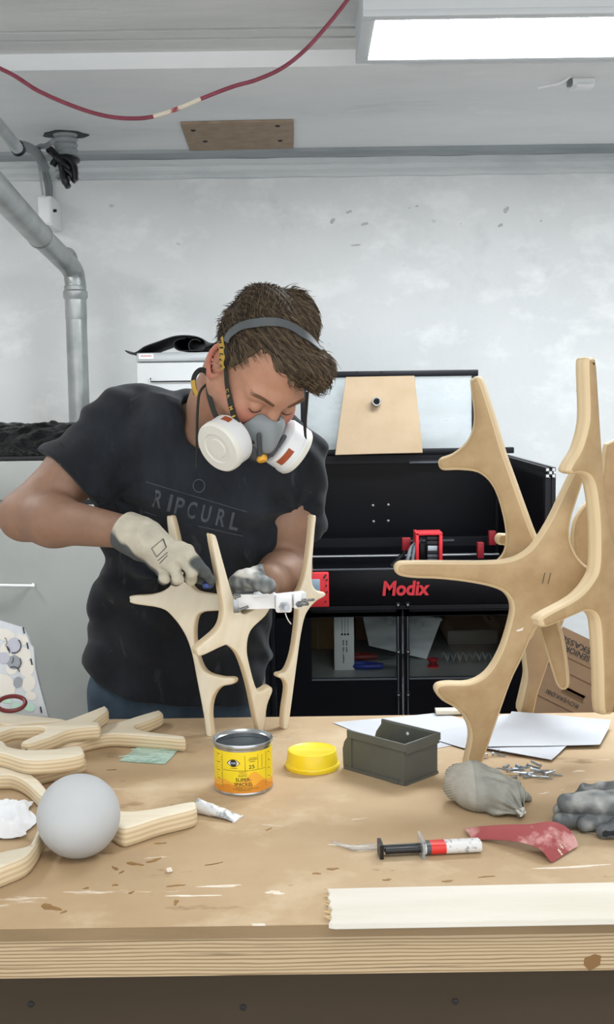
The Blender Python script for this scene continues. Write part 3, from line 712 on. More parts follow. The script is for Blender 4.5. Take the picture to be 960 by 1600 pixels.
# trapezoid board with a pipe socket
M_mdf = mat('mdf_face', '#c6ae90', .7, col2='#bda584', nscale=12, ndetail=8, bump=.03, bscale=150)
tb = thing('hopper_board', 'tapered wooden board with a steel pipe stub leaning on the lid', 'board', at(592, 709, 4.1))
zb_ = PT+.0005
pn = nrm(A(0, -1, .13)); p0 = A(0, 4.085, zb_)
pts = [onplane(x, y, p0, pn) for x, y in ((541, 589), (594, 588), (648, 587), (655, 648), (661, 707.5), (592, 709), (524, 711), (532, 650))]
mz = min(p[2] for p in pts); pts = [p+A(0, 0, max(0, zb_-mz)) for p in pts]
MB().slab(pts, pn, .012, .001, 1).build('board', M_mdf, tb)
pc_ = onplane(588, 629, p0, pn)
MB().lathe([(.012, -.002), (.0165, 0), (.0165, .03), (.0145, .034), (.012, .034), (.012, .002)], pc_, nrm(pn+A(0, 0, .0)), 24).build('pipe_stub', M_steel, tb)
MB().lathe([(0, .001), (.0115, .001), (.0115, .003)], pc_, pn, 20).build('pipe_bore', mat('bore_dark', '#3b3c3d', .6), tb)

# contents of the cupboard
def stand(px0, px1, py0, py1, Y, dep, name, m, lab, cat, rz=0):
    a, b = at(px0, py1, Y), at(px1, py0, Y)
    top = min(b[2], zb0-.012)
    o = thing(name, lab, cat, ((a[0]+b[0])/2, Y+dep/2, zs)); R = rotz(rz)
    MB().box((a[0], Y, zs+.0005), (b[0], Y+dep, top), R=R, c=((a[0]+b[0])/2, Y, 0), bev=.001).build('carton', m, o); return o, a, b, top
wbx, a, b, tp = stand(523, 553, 950, 1045, 3.42, .09, 'narrow_carton', mat('white_card', '#eceeef', .5), 'tall narrow white carton with black print inside the cupboard', 'carton')
t_ = MB()
xc = (a[0]+b[0])/2
r_ = random.Random(8)
for dx, n_ in ((.008, 9), (-.002, 17)):      # two upright lines of small print, too small to read
    for k in range(n_):
        if k in (4, 9): continue
        z0 = (zs+tp)/2-.004-k*.0042; t_.box((xc+dx-.0022, 3.4193, z0-.0016), (xc+dx+r_.uniform(.0005, .0025), 3.4198, z0+.0014))
for dx in (-.006, .003, .012): t_.box((xc+dx-.0006, 3.4193, tp-.075), (xc+dx+.0006, 3.4198, tp-.03)).box((xc+dx-.003, 3.4193, tp-.083), (xc+dx+.003, 3.4198, tp-.077))
t_.build('print', M_dark, wbx, smooth=0)
M_card = mat('brown_cardboard', '#b3946e', .85, col2='#a08260', nscale=9, bump=.05, bscale=70)
cb1, a, b, tp = stand(487, 524, 945, 1013, 3.72, .14, 'small_cardboard_box', M_card, 'brown cardboard box at the left of the cupboard shelf', 'box')
MB().box((a[0]+.02, 3.719, zs), (a[0]+.025, 3.7199, tp)).build('tape', mat('tape', '#b09a78', .3), cb1)
cb2, a, b, tp = stand(556, 585, 945, 1004, 3.85, .12, 'small_cardboard_box', M_card, 'brown cardboard box behind the narrow white carton', 'box')
MB().box((a[0], 3.849, tp-.03), (b[0], 3.8499, tp-.027)).build('flap_edge', mat('tape', '#b09a78', .3), cb2)
# translucent storage tub, tilted
M_tub = glass_mat('milky_plastic', tint=(.86, .9, .92), haze=.8)
tub = thing('storage_tub', 'tilted translucent plastic tub on the cupboard shelf', 'tub', (at(630, 1035, 3.6)[0], 3.6, zs))
Y0 = 3.55
bot = [at(577, 1013, Y0), at(667, 1034, Y0)]; top = [at(566, 960, Y0), at(690, 972, Y0)]
def cornerset(dy, ins=0):
    e = A(0, dy, 0); return [bot[0]+e+A(ins, 0, ins*.3), bot[1]+e+A(-ins, 0, ins*.3), top[1]+e, top[0]+e]
f0, f1 = cornerset(0), cornerset(.2)
lift = max(0, zs+.001-min(p[2] for p in f0+f1))
f0 = [p+A(0, 0, lift) for p in f0]; f1 = [p+A(0, 0, lift) for p in f1]
MB().add(f0, [(0, 1, 2, 3)]).add(f1, [(0, 1, 2, 3)]).add([f0[0], f0[1], f1[1], f1[0]], [(0, 1, 2, 3)]).add([f0[1], f0[2], f1[2], f1[1]], [(0, 1, 2, 3)]).add([f0[0], f0[3], f1[3], f1[0]], [(0, 1, 2, 3)]).build('tub_wall', M_tub, tub)
MB().tube([f0[3], f0[2], f1[2], f1[3], f0[3]], .005, 6).build('rim', M_tub, tub)
MB().tube([f0[0]*.5+f0[1]*.5, f0[3]*.5+f0[2]*.5], .002, 6).build('rib', M_tub, tub)
for t in (.35, .72): MB().ring(f0[3]*(1-t)+f0[2]*t+A(0, -.002, -.02), (0, 1, .1), .013, .003).build('stacking_lug', M_tub, tub)
def pliers(px, py, Y, col, lab, ang):
    c = at(px, py, Y); c[2] = zs; r = rotz(ang)
    o = thing('pliers', lab, 'pliers', c, 'pliers on the cupboard shelf'); m = mat('handle_'+col[1:], col, .45)
    for s in (-1, 1):
        P = spline([c+r@A(x, y*s, .012) for x, y in ((0, .003), (.03, .012), (.065, .02), (.10, .012))], 5)
        MB().tube(P, [.005]+[.008]*14+[.006], 8).build('handle', m, o)
    MB().tube([c+r@A(.004, 0, .012), c+r@A(-.02, 0, .012), c+r@A(-.055, 0, .012)], [.01, .009, .003], 8, flat=.6).build('jaw', M_steel, o)
pliers(600, 1040, 3.42, '#2b3fa0', 'blue handled pliers on the cupboard shelf', 2.9)
pliers(590, 1022, 3.55, '#8a2f2f', 'red handled pliers behind the blue ones on the shelf', 2.95)
sp_ = at(677, 1044, 3.45); sp_[2] = zs
so = thing('red_reel', 'small red reel on the cupboard shelf', 'reel', sp_)
for z in (0.0, .021): MB().lathe([(.004, z), (.0175, z), (.0175, z+.005), (.004, z+.005)], sp_, (0, 0, 1), 20).build('flange', M_red, so)
MB().lathe([(0, .005), (.011, .005), (.011, .021), (0, .021)], sp_, (0, 0, 1), 18).build('hub', M_dred, so)
hel = [at(690, 1040, 3.5)+A(.0, 0, 0)]
c0_ = at(692, 1040, 3.5); c0_[2] = zs+.0165
hp = [c0_+A(k*.0022, .014*math.cos(k*.7), .014*math.sin(k*.7)) for k in range(70)]
tag(MB().tube(hp, .0022, 6).build('coiled_lead', mat('clear_coil', '#9ba0a4', .3), None), 'coiled grey lead lying on the cupboard shelf', 'cable')
gb = at(702, 1040, 3.7); gb[2] = zs
gt = thing('grey_tray', 'flat grey tray at the back of the cupboard', 'tray', gb)
MB().box((gb[0], 3.75, zs), (gb[0]+.17, 4.05, zs+.05), bev=.008).build('tray_body', mat('tray_grey', '#8c9193', .5), gt)
MB().box((gb[0]+.02, 3.752, zs+.0505), (gb[0]+.15, 4.03, zs+.053)).build('tray_inset', mat('tray_dark', '#3e4244', .5), gt)

# ================================================================== LEFT: CABINET, MACHINE, ROLLED SHEET
M_cabn = mat('pale_grey_lacquer', '#a4a7a4', .5, col2='#999c99', nscale=3)
cz = at(50, 713, 3.6)[2]; cx1 = at(165, 790, 3.6)[0]
cabn = thing('white_cabinet', 'pale grey lacquered cabinet at the left wall', 'cabinet', (-1.2, 3.85, 0))
MB().box((-1.75, 3.6, 0), (cx1, 4.1, cz-.012), bev=.003).build('body', M_cabn, cabn)
MB().box((-1.76, 3.59, cz-.0118), (cx1+.005, 4.11, cz), bev=.002).build('top_board', M_dark, cabn)
za = at(140, 788, 3.6)[2]; zb2 = at(140, 780, 3.6)[2]
MB().box((-1.72, 3.583, .05), (cx1-.002, 3.599, za), bev=.003).build('door', M_cabn, cabn)
MB().box((cx1-.14, 3.592, za+.001), (cx1-.004, 3.6005, zb2)).build('grip_recess', M_dark, cabn)
MB().box((-1.72, 3.583, zb2+.002), (cx1-.15, 3.599, cz-.014), bev=.003).build('drawer_front', M_cabn, cabn)
a = at(-60, 914, 3.55); b = at(54, 915.5, 3.55)
hh = MB().cyl(a, b, .005, seg=8); hh.cyl(b+A(-.012, 0, 0), b+A(-.012, .035, 0), .004, seg=8)
o = hh.build('handle', M_white, cabn); o['label'] = 'thin white rod handle'
# crumpled black film on the cabinet
r_ = np.random.RandomState(4)
nx, ny = 90, 30; x0_, x1_ = -1.7, at(109, 690, 3.75)[0]; G = np.zeros((nx, ny, 3))
zt_ = at(50, 664, 3.85)[2]-cz
X, Yg = np.meshgrid(np.linspace(0, 1, nx), np.linspace(0, 1, ny), indexing='ij')
pf = np.stack([X*(x1_-x0_), Yg*.4, X*0], -1).reshape(-1, 3).astype(np.float32)
hgt_ = (fbm(pf, 45, 1)*.5+fbm(pf, 95, 2)*.5).reshape(nx, ny)
G[..., 0] = x0_+(x1_-x0_)*X; G[..., 1] = 3.62+.38*Yg
G[..., 2] = cz+.002+zt_*np.sin(np.clip(Yg*1.6, 0, 1)*PI/2)**.8*(1-.9*np.clip((Yg-.9)/.1, 0, 1))+hgt_*.013*np.sin(Yg*PI)
tag(MB().grid(G, .002).build('crumpled_film', mat('glossy_black_film', '#050607', .25, bump=.9, bscale=45, stretch=(1, 1, 1), spec=.22), smooth=70), 'crumpled glossy black plastic film on top of the pale cabinet', 'plastic film')
# white machine with black roll
M_mach = mat('white_enamel', '#d6d9da', .35, col2='#cbcfd1', nscale=3)
mx0, mx1, mzt = at(215, 600, 3.75)[0], -.145, at(250, 551, 3.75)[2]
mc = thing('white_machine', 'tall white enamelled cabinet behind the man\'s shoulder', 'cabinet', ((mx0+mx1)/2, 4.0, 0))
zsm = at(250, 566, 3.75)[2]
MB().box((mx0, 3.76, 0), (mx1, 4.33, mzt-.001), bev=.004).build('body', M_mach, mc)
MB().box((mx0, 3.745, zsm+.002), (mx1, 3.76, mzt), bev=.003).build('top_fascia', mat('brushed_fascia', '#b9bec1', .3, metal=.4), mc)
MB().box((mx0, 3.745, .1), (mx1, 3.76, zsm-.002), bev=.003).build('door', M_mach, mc)
a = at(236, 601, 3.745); b = at(262, 596, 3.745)
MB().tube([A(a[0], 3.74, b[2]+.012), A(a[0], 3.74, b[2]), A(b[0]+.1, 3.74, b[2])], .0022, 6).build('handle_line', M_dark, mc)
a = at(217, 561, 3.744); b = at(240, 553, 3.744)
MB().box((a[0], 3.743, a[2]), (b[0], 3.7455, b[2])).build('label_plate', M_white, mc)
t_ = MB(); t_.box((a[0]+.006, 3.7425, (a[2]+b[2])/2), (b[0]-.006, 3.7429, (a[2]+b[2])/2+.0035)); t_.build('label_text', mat('faded_red', '#c98d8d', .5), mc, smooth=0)
# rolled black sheet
RY0 = 3.74
prof = [(196, 547), (204, 552), (214, 549), (226, 541), (248, 533), (268, 526), (285, 523.5), (305, 525), (318, 530), (322, 538), (319, 545), (310, 549), (300, 549), (295, 544), (295, 536), (300, 530.5), (308, 529.5), (314, 533)]
zr = mzt+.001
cur = spline([at(x, y, RY0) for x, y in prof], 5)
cur = [A(p[0], RY0, max(p[2], zr+.003)) if p[0] > mx0 else A(p[0], RY0, p[2]) for p in cur]
G = [[p+A(0, t*.42, 0) for t in (0, .5, 1)] for p in cur]
roll = thing('rolled_sheet', 'loosely rolled black rubber sheet on top of the white machine', 'sheet', (mx0+.1, 3.9, zr))
M_rub = mat('black_rubber', '#0d0f16', .55)
MB().grid(G, .003).build('sheet', M_rub, roll, smooth=60)
cur2 = spline([at(x, y, RY0+.01) for x, y in ((300, 548.5), (283, 549), (273, 544), (271, 536), (277, 530), (290, 527.5))], 5)
cur2 = [A(p[0], RY0+.01, max(p[2], zr+.003)) for p in cur2]
MB().grid([[p+A(t*.06, t*.4, 0) for t in (0, .5, 1)] for p in cur2], .003).build('inner_fold', M_rub, roll, smooth=60)
cur3 = spline([at(x, y, RY0+.015) for x, y in ((322, 541), (332, 537), (345, 531), (352, 531), (353, 548), (330, 549))], 5)
cur3 = [A(p[0], RY0+.015, max(p[2], zr+.003)) for p in cur3]
MB().grid([[p+A(t*.02, t*.3, 0) for t in (0, 1)] for p in cur3], .003).build('loose_end', M_rub, roll, smooth=60)

# ================================================================== CARDBOARD MOVING BOX AT THE RIGHT
bn = nrm(A(-.22, -1, .50)); b0 = at(880, 979, 2.72)
C4 = {k: onplane(x, y, b0, bn) for k, (x, y) in dict(tl=(880, 979), tr=(1010, 1041), bl=(836, 1168)).items()}
exb = C4['tr']-C4['tl']; eyb = C4['bl']-C4['tl']; exb = nrm(exb); eyb = nrm(eyb-exb*np.dot(eyb, exb)); wbx_, hbx = .36, .30
M_box = mat('moving_box_card', '#80664d', .85, col2='#745b43', nscale=8, bump=.04, bscale=80)
box_ = thing('moving_box', 'brown moving carton with upside-down black lettering behind the bench', 'box', C4['tl']+exb*wbx_/2+eyb*hbx)
tl = C4['tl']; inn = -bn*.3
def bq(u, v, d=0): return tl+exb*u+eyb*v+bn*d
rad = .0
def quadbox(mb, u0, u1, v0, v1, d0, d1): 
    V = [bq(u, v, d) for d in (d0, d1) for u, v in ((u0, v0), (u1, v0), (u1, v1), (u0, v1))]
    mb.add(V, [(0, 1, 2, 3), (7, 6, 5, 4), (0, 4, 5, 1), (1, 5, 6, 2), (2, 6, 7, 3), (3, 7, 4, 0)]); return mb
# front face made of flaps with the hand hole left open
hu0, hu1, hv0, hv1 = .065, .118, .128, .142
fm = MB()
for (u0, u1, v0, v1) in ((0, wbx_, 0, hv0), (0, hu0, hv0, hv1), (hu1, wbx_, hv0, hv1), (0, wbx_, hv1, hbx)): quadbox(fm, u0, u1, v0, v1, -.004, 0)
fm.build('front_face', M_box, box_)
sd = MB(); quadbox(sd, 0, .004, 0, hbx, -.3, -.0041); quadbox(sd, wbx_-.004, wbx_, 0, hbx, -.3, -.0041); quadbox(sd, .0041, wbx_-.0041, 0, .004, -.3, -.0041); quadbox(sd, .0041, wbx_-.0041, hbx-.004, hbx, -.3, -.0041); quadbox(sd, .0041, wbx_-.0041, .0041, hbx-.0041, -.3, -.296)
sd.build('carton_shell', M_box, box_)
cr = MB()
for v in (.062, .096, .175): quadbox(cr, 0, wbx_, v, v+.0015, 0, .0006)
cr.build('crease', mat('card_crease', '#5f4934', .9), box_)
fp_ = MB(); quadbox(fp_, hu0-.004, hu1+.004, hv0+.0045, hv1+.006, -.012, -.008); fp_.build('hole_flap', M_box, box_)
hr = MB(); quadbox(hr, hu0-.002, hu1+.002, hv0-.002, hv0, 0, .001); quadbox(hr, hu0-.002, hu1+.002, hv1, hv1+.001, 0, .001)
hr.build('hand_hole_rim', M_box, box_)
tx = MB()
for word, u_, v_, w_, h_, b_ in (('FLYTTEKASSE', .078, .026, .135, .014, .01), ('SENIOR', .058, .044, .062, .014, .01), ('ROVERKØBI', .074, .158, .080, .010, .005)):
    m_ = MB(); flat_text(m_, word, bq(u_, v_), -exb, eyb, w_, h_, .0008, bold=b_); m_.build('lettering', M_dark, box_, smooth=0)
# lettering faces the viewer: -exb x eyb points along the face normal
lowest = min(bq(u, v, d)[2] for u in (0, wbx_) for v in (0, hbx) for d in (0, -.3))
cx_, cy_ = bq(.1, hbx, -.15)[:2]
sb = thing('lower_carton', 'plain brown carton standing under the lettered moving box', 'box', (cx_+.1, cy_, 0))
MB().box((cx_-.1, cy_-.17, 0), (cx_+.36, cy_+.17, lowest-.002), bev=.003).build('carton', M_box, sb)
MB().box((cx_-.1, cy_-.1715, lowest-.04), (cx_+.36, cy_-.1701, lowest-.038)).build('crease', mat('card_crease', '#5f4934', .9), sb)
# ================================================================== WOODEN ANTLER PANELS
def ply_mat(name, face, face2, e1, e2, plies=9, grain=(2, 30, 2), thr=.43, m=None):
    m = m or mat(name, face, .55, col2=face2, nscale=3, ndetail=7, lo=.35, hi=.7, stretch=grain, bump=.05, bscale=60)
    N = m.node_tree.nodes; L = m.node_tree.links; b = N['Principled BSDF']; old = b.inputs['Base Color'].links[0].from_socket
    a = N.new('ShaderNodeAttribute'); a.attribute_name = 'Ply'
    def mth(op, x, y):
        q = N.new('ShaderNodeMath'); q.operation = op
        for i, v in enumerate((x, y)):
            if v is None: continue
            if isinstance(v, (int, float)): q.inputs[i].default_value = v
            else: L.new(v, q.inputs[i])
        return q.outputs[0]
    ph = mth('MULTIPLY', a.outputs['Fac'], plies*PI*2/2); s = mth('SINE', ph, None); s = mth('GREATER_THAN', s, .1)
    mx = N.new('ShaderNodeMix'); mx.data_type = 'RGBA'; mx.inputs[6].default_value = lin(e1); mx.inputs[7].default_value = lin(e2); L.new(s, mx.inputs[0])
    ab = mth('ABSOLUTE', mth('SUBTRACT', a.outputs['Fac'], .5), None); isedge = mth('LESS_THAN', ab, thr)
    m2 = N.new('ShaderNodeMix'); m2.data_type = 'RGBA'; L.new(isedge, m2.inputs[0]); L.new(old, m2.inputs[6]); L.new(mx.outputs[2], m2.inputs[7])
    L.new(m2.outputs[2], b.inputs['Base Color']); return m
M_ply = ply_mat('birch_plywood', '#e5dcc8', '#ddd0b6', '#e1d0b1', '#d2bb95', 8)
M_mdfp = mat('sanded_mdf', '#b1966f', .62, col2='#a38761', nscale=26, ndetail=8, lo=.35, hi=.68, bump=.03, bscale=160, layers=[('#bea57f', 5, 6, .5, .75, (1, 1, 1)), ('#a08266', 3, 4, .58, .75, (1, 1, 1))])
ply_mat('', '', '', '#d6c09b', '#d2bb95', 6, thr=.455, m=M_mdfp)  # edges coloured paler: lit roundovers put into the colour, besides the sanded edge tone
def zz(pts, ox, oy, s): return [(ox+x/s, oy+y/s) for x, y in pts]
def plane_panel(px, p0, n, t, r, m, parent, name='antler_panel', sub=4):
    n = nrm(n); P = spline([onplane(x, y, np.asarray(p0, float), n) for x, y in px], sub, True)
    mb = MB().slab(P, n, t, r, 3); mb.v = [(x, y, max(z, BZ+.0006)) for x, y, z in mb.v]
    return mb.build(name, m, parent, smooth=50)
# ---- the small plywood stool frame the man is working on
F1, F2, F3 = atz(328, 1151, BZ), atz(401, 1142, BZ), atz(443, 1140, BZ)
sf = thing('plywood_stool_frame', 'small birch plywood frame of three antler shapes under the gloved hands', 'stool frame', F2)
P1 = zz([(118, 402), (200, 396), (258, 378), (290, 345), (292, 300), (278, 180), (266, 80), (278, 70), (292, 74), (312, 155), (335, 250), (358, 335), (385, 378), (440, 393), (520, 400), (585, 398), (592, 430), (585, 462), (470, 466), (415, 472), (390, 495), (382, 560), (392, 640), (425, 715), (490, 740), (540, 743), (552, 756), (540, 772), (490, 785), (458, 830), (448, 900), (456, 992), (434, 996), (420, 900), (390, 740), (370, 640), (340, 560), (290, 490), (240, 455), (125, 436), (112, 418)], 160, 780, 2.667)
P2 = zz([(455, 160), (466, 153), (478, 160), (500, 240), (528, 340), (558, 430), (590, 478), (640, 455), (690, 428), (707, 440), (682, 488), (622, 548), (606, 618), (616, 690), (650, 798), (698, 782), (712, 800), (690, 862), (676, 964), (652, 966), (612, 780), (572, 660), (528, 614), (500, 616), (412, 656), (394, 640), (402, 616), (485, 542), (505, 470), (497, 400), (476, 280)], 160, 780, 2.667)
P3 = zz([(878, 76), (886, 69), (894, 76), (888, 140), (876, 320), (890, 375), (926, 388), (933, 398), (926, 408), (890, 430), (852, 480), (832, 560), (812, 700), (776, 960), (757, 962), (760, 880), (772, 790), (760, 754), (737, 744), (733, 734), (740, 726), (770, 713), (795, 650), (810, 560), (818, 470), (815, 400), (828, 370), (850, 300), (868, 180)], 160, 780, 2.667)
plane_panel(P1, F1, (-.32, -1, .10), .022, .0045, M_ply, sf)
plane_panel(P2, F2+A(0, -.012, 0), (.62, -1, -.13), .022, .0045, M_ply, sf)
plane_panel(P3, F3, (.62, -1, .0), .021, .0045, M_ply, sf)
M_prt = mat('white_printed_plastic', '#e9eaec', .45, bump=.05, bscale=200)
bk_ = MB()
YB_ = 2.125
def bbar(p, q, h, d): # bar between two points, height h, depth d
    p, q = np.asarray(p), np.asarray(q); e = q-p; u = nrm(A(e[1], -e[0], 0)); V = [c+s*A(0, 0, h/2)+t*u*d/2 for c in (p, q) for s in (-1, 1) for t in (-1, 1)]
    bk_.add(V, [(0, 1, 3, 2), (4, 6, 7, 5), (0, 4, 5, 1), (2, 3, 7, 6), (0, 2, 6, 4), (1, 5, 7, 3)])
bbar(at(366, 940, 2.13), at(430, 938, YB_), .028, .016)
bbar(at(428, 940, YB_), at(476, 935, 2.145), .026, .022)
bk_.box(at(431, 958, YB_-.03), at(456, 932, YB_-.03)+A(0, .03, 0), bev=.004)
bk_.box(at(459, 952, YB_-.015), at(471, 928, YB_-.015)+A(0, .03, 0), bev=.003)
bk_.box(at(395, 934, YB_-.02), at(420, 928, YB_-.02)+A(0, .05, 0), bev=.003)
bo = bk_.build('bracket', M_prt, sf, smooth=30); bo['label'] = 'white plastic clamp bracket joining the panels'
M_bolt = mat('bright_bolt', '#9a9da0', .25, metal=.95)
for (a, b, r_) in ((at(444, 948, YB_-.028), at(449, 950.5, YB_-.06), .0055), (at(466, 944, YB_-.012), at(481, 943.5, YB_-.035), .0035), (at(473, 939, YB_+.005), at(491, 937, YB_-.015), .0025), (at(371, 954, 2.10), at(388, 948, 2.11), .0028), (at(366, 933, 2.095), at(376, 931, 2.10), .0028)):
    MB().cyl(a, b, r_, seg=10).build('bolt', M_bolt, bo)
    MB().cyl(a, a+(b-a)*.25, r_*1.8, seg=6).build('nut', M_bolt, bo)
MB().box(at(365, 958, 2.098), at(372, 930, 2.098)+A(0, .006, 0), bev=.001).build('clamp_plate', M_bolt, bo)
MB().tube(spline([at(446, 958, YB_), at(450, 968, YB_), at(455, 975, YB_+.02)], 4), .0012, 6).build('zip_tie', M_white, bo)

# ---- the big sanded fibreboard frame at the right
AF = atz(740, 1202, BZ)
bf = thing('large_stool_frame', 'large sanded fibreboard frame of branching antler panels at the right', 'stool frame', AF)
PA = [(618, 888), (624, 880), (640, 878), (700, 878), (760, 878), (795, 875), (820, 865), (838, 848), (860, 813), (880, 772), (893, 745), (903, 728), (915, 722), (921, 730), (914, 752), (903, 785), (895, 812), (893, 838), (900, 862), (915, 882), (940, 898), (945, 920), (925, 945), (880, 960), (850, 975), (835, 992), (818, 1030), (800, 1068), (778, 1130), (753, 1199), (740, 1204), (727, 1201), (735, 1155), (730, 1130), (715, 1110), (692, 1096), (681, 1082), (684, 1072), (700, 1068), (735, 1067), (762, 1052), (783, 1018), (797, 975), (801, 950), (795, 933), (778, 921), (740, 912), (690, 906), (645, 904), (623, 899)]
PBp = [(733, 598), (738, 590), (746, 588), (752, 597), (768, 645), (786, 705), (802, 750), (817, 792), (833, 835), (846, 858), (850, 885), (800, 892), (770, 884), (785, 862), (788, 830), (779, 787), (766, 757), (745, 739), (715, 735), (690, 735), (683, 726), (686, 716), (706, 708), (727, 690), (737, 667), (738, 640)]
PC = [(920, 566), (927, 559), (934, 563), (938, 610), (943, 690), (950, 780), (962, 850), (985, 900), (985, 960), (975, 1000), (968, 1050), (962, 1110), (953, 1117), (945, 1111), (943, 1050), (940, 990), (935, 964), (920, 956), (900, 963), (858, 981), (849, 974), (853, 962), (905, 933), (930, 905), (938, 880), (938, 820), (933, 770), (925, 747), (910, 740), (898, 741), (892, 735), (897, 722), (910, 700), (919, 670), (922, 640)]
PD = [(944, 702), (951, 691), (985, 690), (1000, 800), (985, 905), (930, 905), (905, 884), (895, 862), (893, 840), (897, 814), (910, 792), (928, 774), (939, 745)]
PE = [(812, 1116), (823, 1121), (835, 1118), (843, 1085), (862, 1030), (877, 990), (890, 950), (885, 925), (855, 930), (838, 965), (832, 992), (820, 1006), (820, 1030), (823, 1060), (817, 1090)]
PFp = [(843, 985), (852, 1015), (862, 1048), (870, 1071), (880, 1079), (889, 1071), (887, 1040), (881, 1000), (874, 965), (890, 930), (850, 930), (842, 955)]
PH = [(790, 835), (782, 836), (778, 844), (782, 852), (792, 854), (830, 875), (840, 850), (810, 838)]
plane_panel(PBp, at(790, 800, 2.03), (-.42, -1, .0), .036, .010, M_mdfp, bf)
plane_panel(PD, at(940, 800, 2.16), (-.15, -1, .05), .036, .010, M_mdfp, bf)
plane_panel(PE, atz(823, 1119, BZ), (.12, -1, -.30), .034, .009, M_mdfp, bf)
plane_panel(PFp, at(865, 1000, 2.02), (-.30, -1, .12), .034, .009, M_mdfp, bf)
plane_panel(PH, at(800, 845, 2.12), (.1, -1, .0), .030, .007, M_mdfp, bf)
pa = plane_panel(PA, AF, (.04, -1, .02), .036, .010, M_mdfp, bf)
plane_panel(PC, at(850, 970, 1.80), (.80, -1, .0), .030, .009, M_mdfp, bf)
pm = MB()
for dx in (0, 9):
    pm.tube([onplane(848+dx, 912, AF+A(0, -.0012, 0), nrm(A(.04, -1, .02))), onplane(852+dx, 895, AF+A(0, -.0012, 0), nrm(A(.04, -1, .02)))], .0006, 5)
pm.build('pencil_mark', mat('pencil', '#5a5146', .8), pa)
MB().slab([onplane(x, y, AF+A(0, -.001, 0), nrm(A(.04, -1, .02))) for x, y in ((806, 985), (815, 982), (819, 980), (817, 985), (810, 987))], (0.04, -1, .02), .0006).build('filler_patch', M_smear, pa)

# ---- loose plywood antlers lying at the left of the bench
def lying(name, px, ztop, t, lab, grp='loose plywood antlers on the bench'):
    P = spline([atz(x, y, ztop) for x, y in px], 4, True)
    o = MB().slab(P, (0, 0, 1), t, .0065, 3).build(name, M_ply, smooth=50); return tag(o, lab, 'wood piece', grp)
T = .026
Z0, Z1 = BZ+T+.0003, BZ+2*T+.0006
g = lambda pts: [(x/3, 1080+y/3) for x, y in pts]
lying('plywood_antler', g([(735, 88), (757, 91), (762, 106), (700, 135), (642, 155), (640, 170), (690, 185), (800, 199), (862, 207), (868, 215), (860, 222), (760, 214), (640, 205), (520, 200), (430, 215), (350, 238), (258, 250), (226, 243), (300, 210), (380, 180), (440, 165), (480, 150), (560, 140), (640, 115)]), Z0, T, 'forked plywood antler reaching furthest right beside the green film')
lying('plywood_antler', g([(0, 98), (80, 106), (130, 110), (285, 126), (300, 138), (150, 150), (60, 158), (30, 158), (0, 150), (-70, 150), (-70, 96)]), Z0, T, 'rearmost plywood antler in front of the printed package')
lying('plywood_antler', g([(478, 70), (500, 70), (508, 88), (470, 118), (442, 140), (466, 141), (472, 152), (464, 163), (400, 168), (320, 180), (250, 208), (155, 240), (120, 244), (98, 236), (150, 210), (198, 190), (206, 174), (190, 167), (115, 167), (60, 172), (0, 192), (-60, 205), (-75, 190), (-60, 176), (0, 163), (60, 158), (180, 153), (290, 138), (380, 108)]), Z1, T, 'four-armed plywood antler lying on top of the others')
lying('plywood_antler', [(-60, 1148), (0, 1155), (14, 1165), (40, 1170), (85, 1169), (122, 1164), (131, 1170), (127, 1179), (85, 1186), (40, 1187), (0, 1176), (-60, 1168)], Z1, T, 'plywood antler arm with square end above the crumpled tissue')
lying('plywood_antler', [(-60, 1180), (0, 1180), (50, 1191), (90, 1187), (126, 1182), (131, 1186), (75, 1201), (52, 1207), (62, 1218), (76, 1236), (73, 1244), (64, 1244), (40, 1222), (20, 1212), (0, 1211), (-60, 1214)], Z0, T, 'lowest plywood antler with a prong pointing at the ball')
lying('plywood_antler', [(-70, 1362), (-40, 1348), (0, 1330), (40, 1321), (50, 1311), (61, 1290), (87, 1269), (125, 1258), (160, 1258), (195, 1266), (240, 1262), (300, 1251), (307, 1257), (302, 1264), (250, 1277), (210, 1290), (188, 1293), (160, 1278), (125, 1274), (94, 1278), (71, 1294), (57, 1319), (40, 1338), (0, 1355), (-40, 1374), (-70, 1385)], BZ+.0303, .030, 'long bent plywood antler curving behind the grey ball')
dr = MB(); e0 = atz(42, 1160, Z1)
dr.cyl(e0+A(0, -.008, -.013), e0+A(0, .0, -.013), .003, seg=10); o_ = dr.build('dowel_hole', mat('bore_dark', '#3b3c3d', .6), bpy.data.objects['plywood_antler.002'])

# ================================================================== BENCH CLUTTER
# ball
bc = atz(125, 1337, BZ); BR = .0585
M_ball = mat('primed_grey', '#b9bcbe', .62, col2='#b0b3b6', nscale=6, bump=.02, bscale=120)
bmn = bmesh.new(); bmesh.ops.create_icosphere(bmn, subdivisions=5, radius=BR)
V = np.array([v.co[:] for v in bmn.verts]); Fs = [[v.index for v in f.verts] for f in bmn.faces]; bmn.free()
nv = V/BR; V = V*(1+.002*fbm(nv.astype(np.float32), 6, 3))[:, None]
tag(MB().add(V+bc+A(0, 0, BR), Fs).build('primed_ball', M_ball, smooth=180), 'smooth pale grey ball resting on the bench beside the long plywood antler', 'ball')
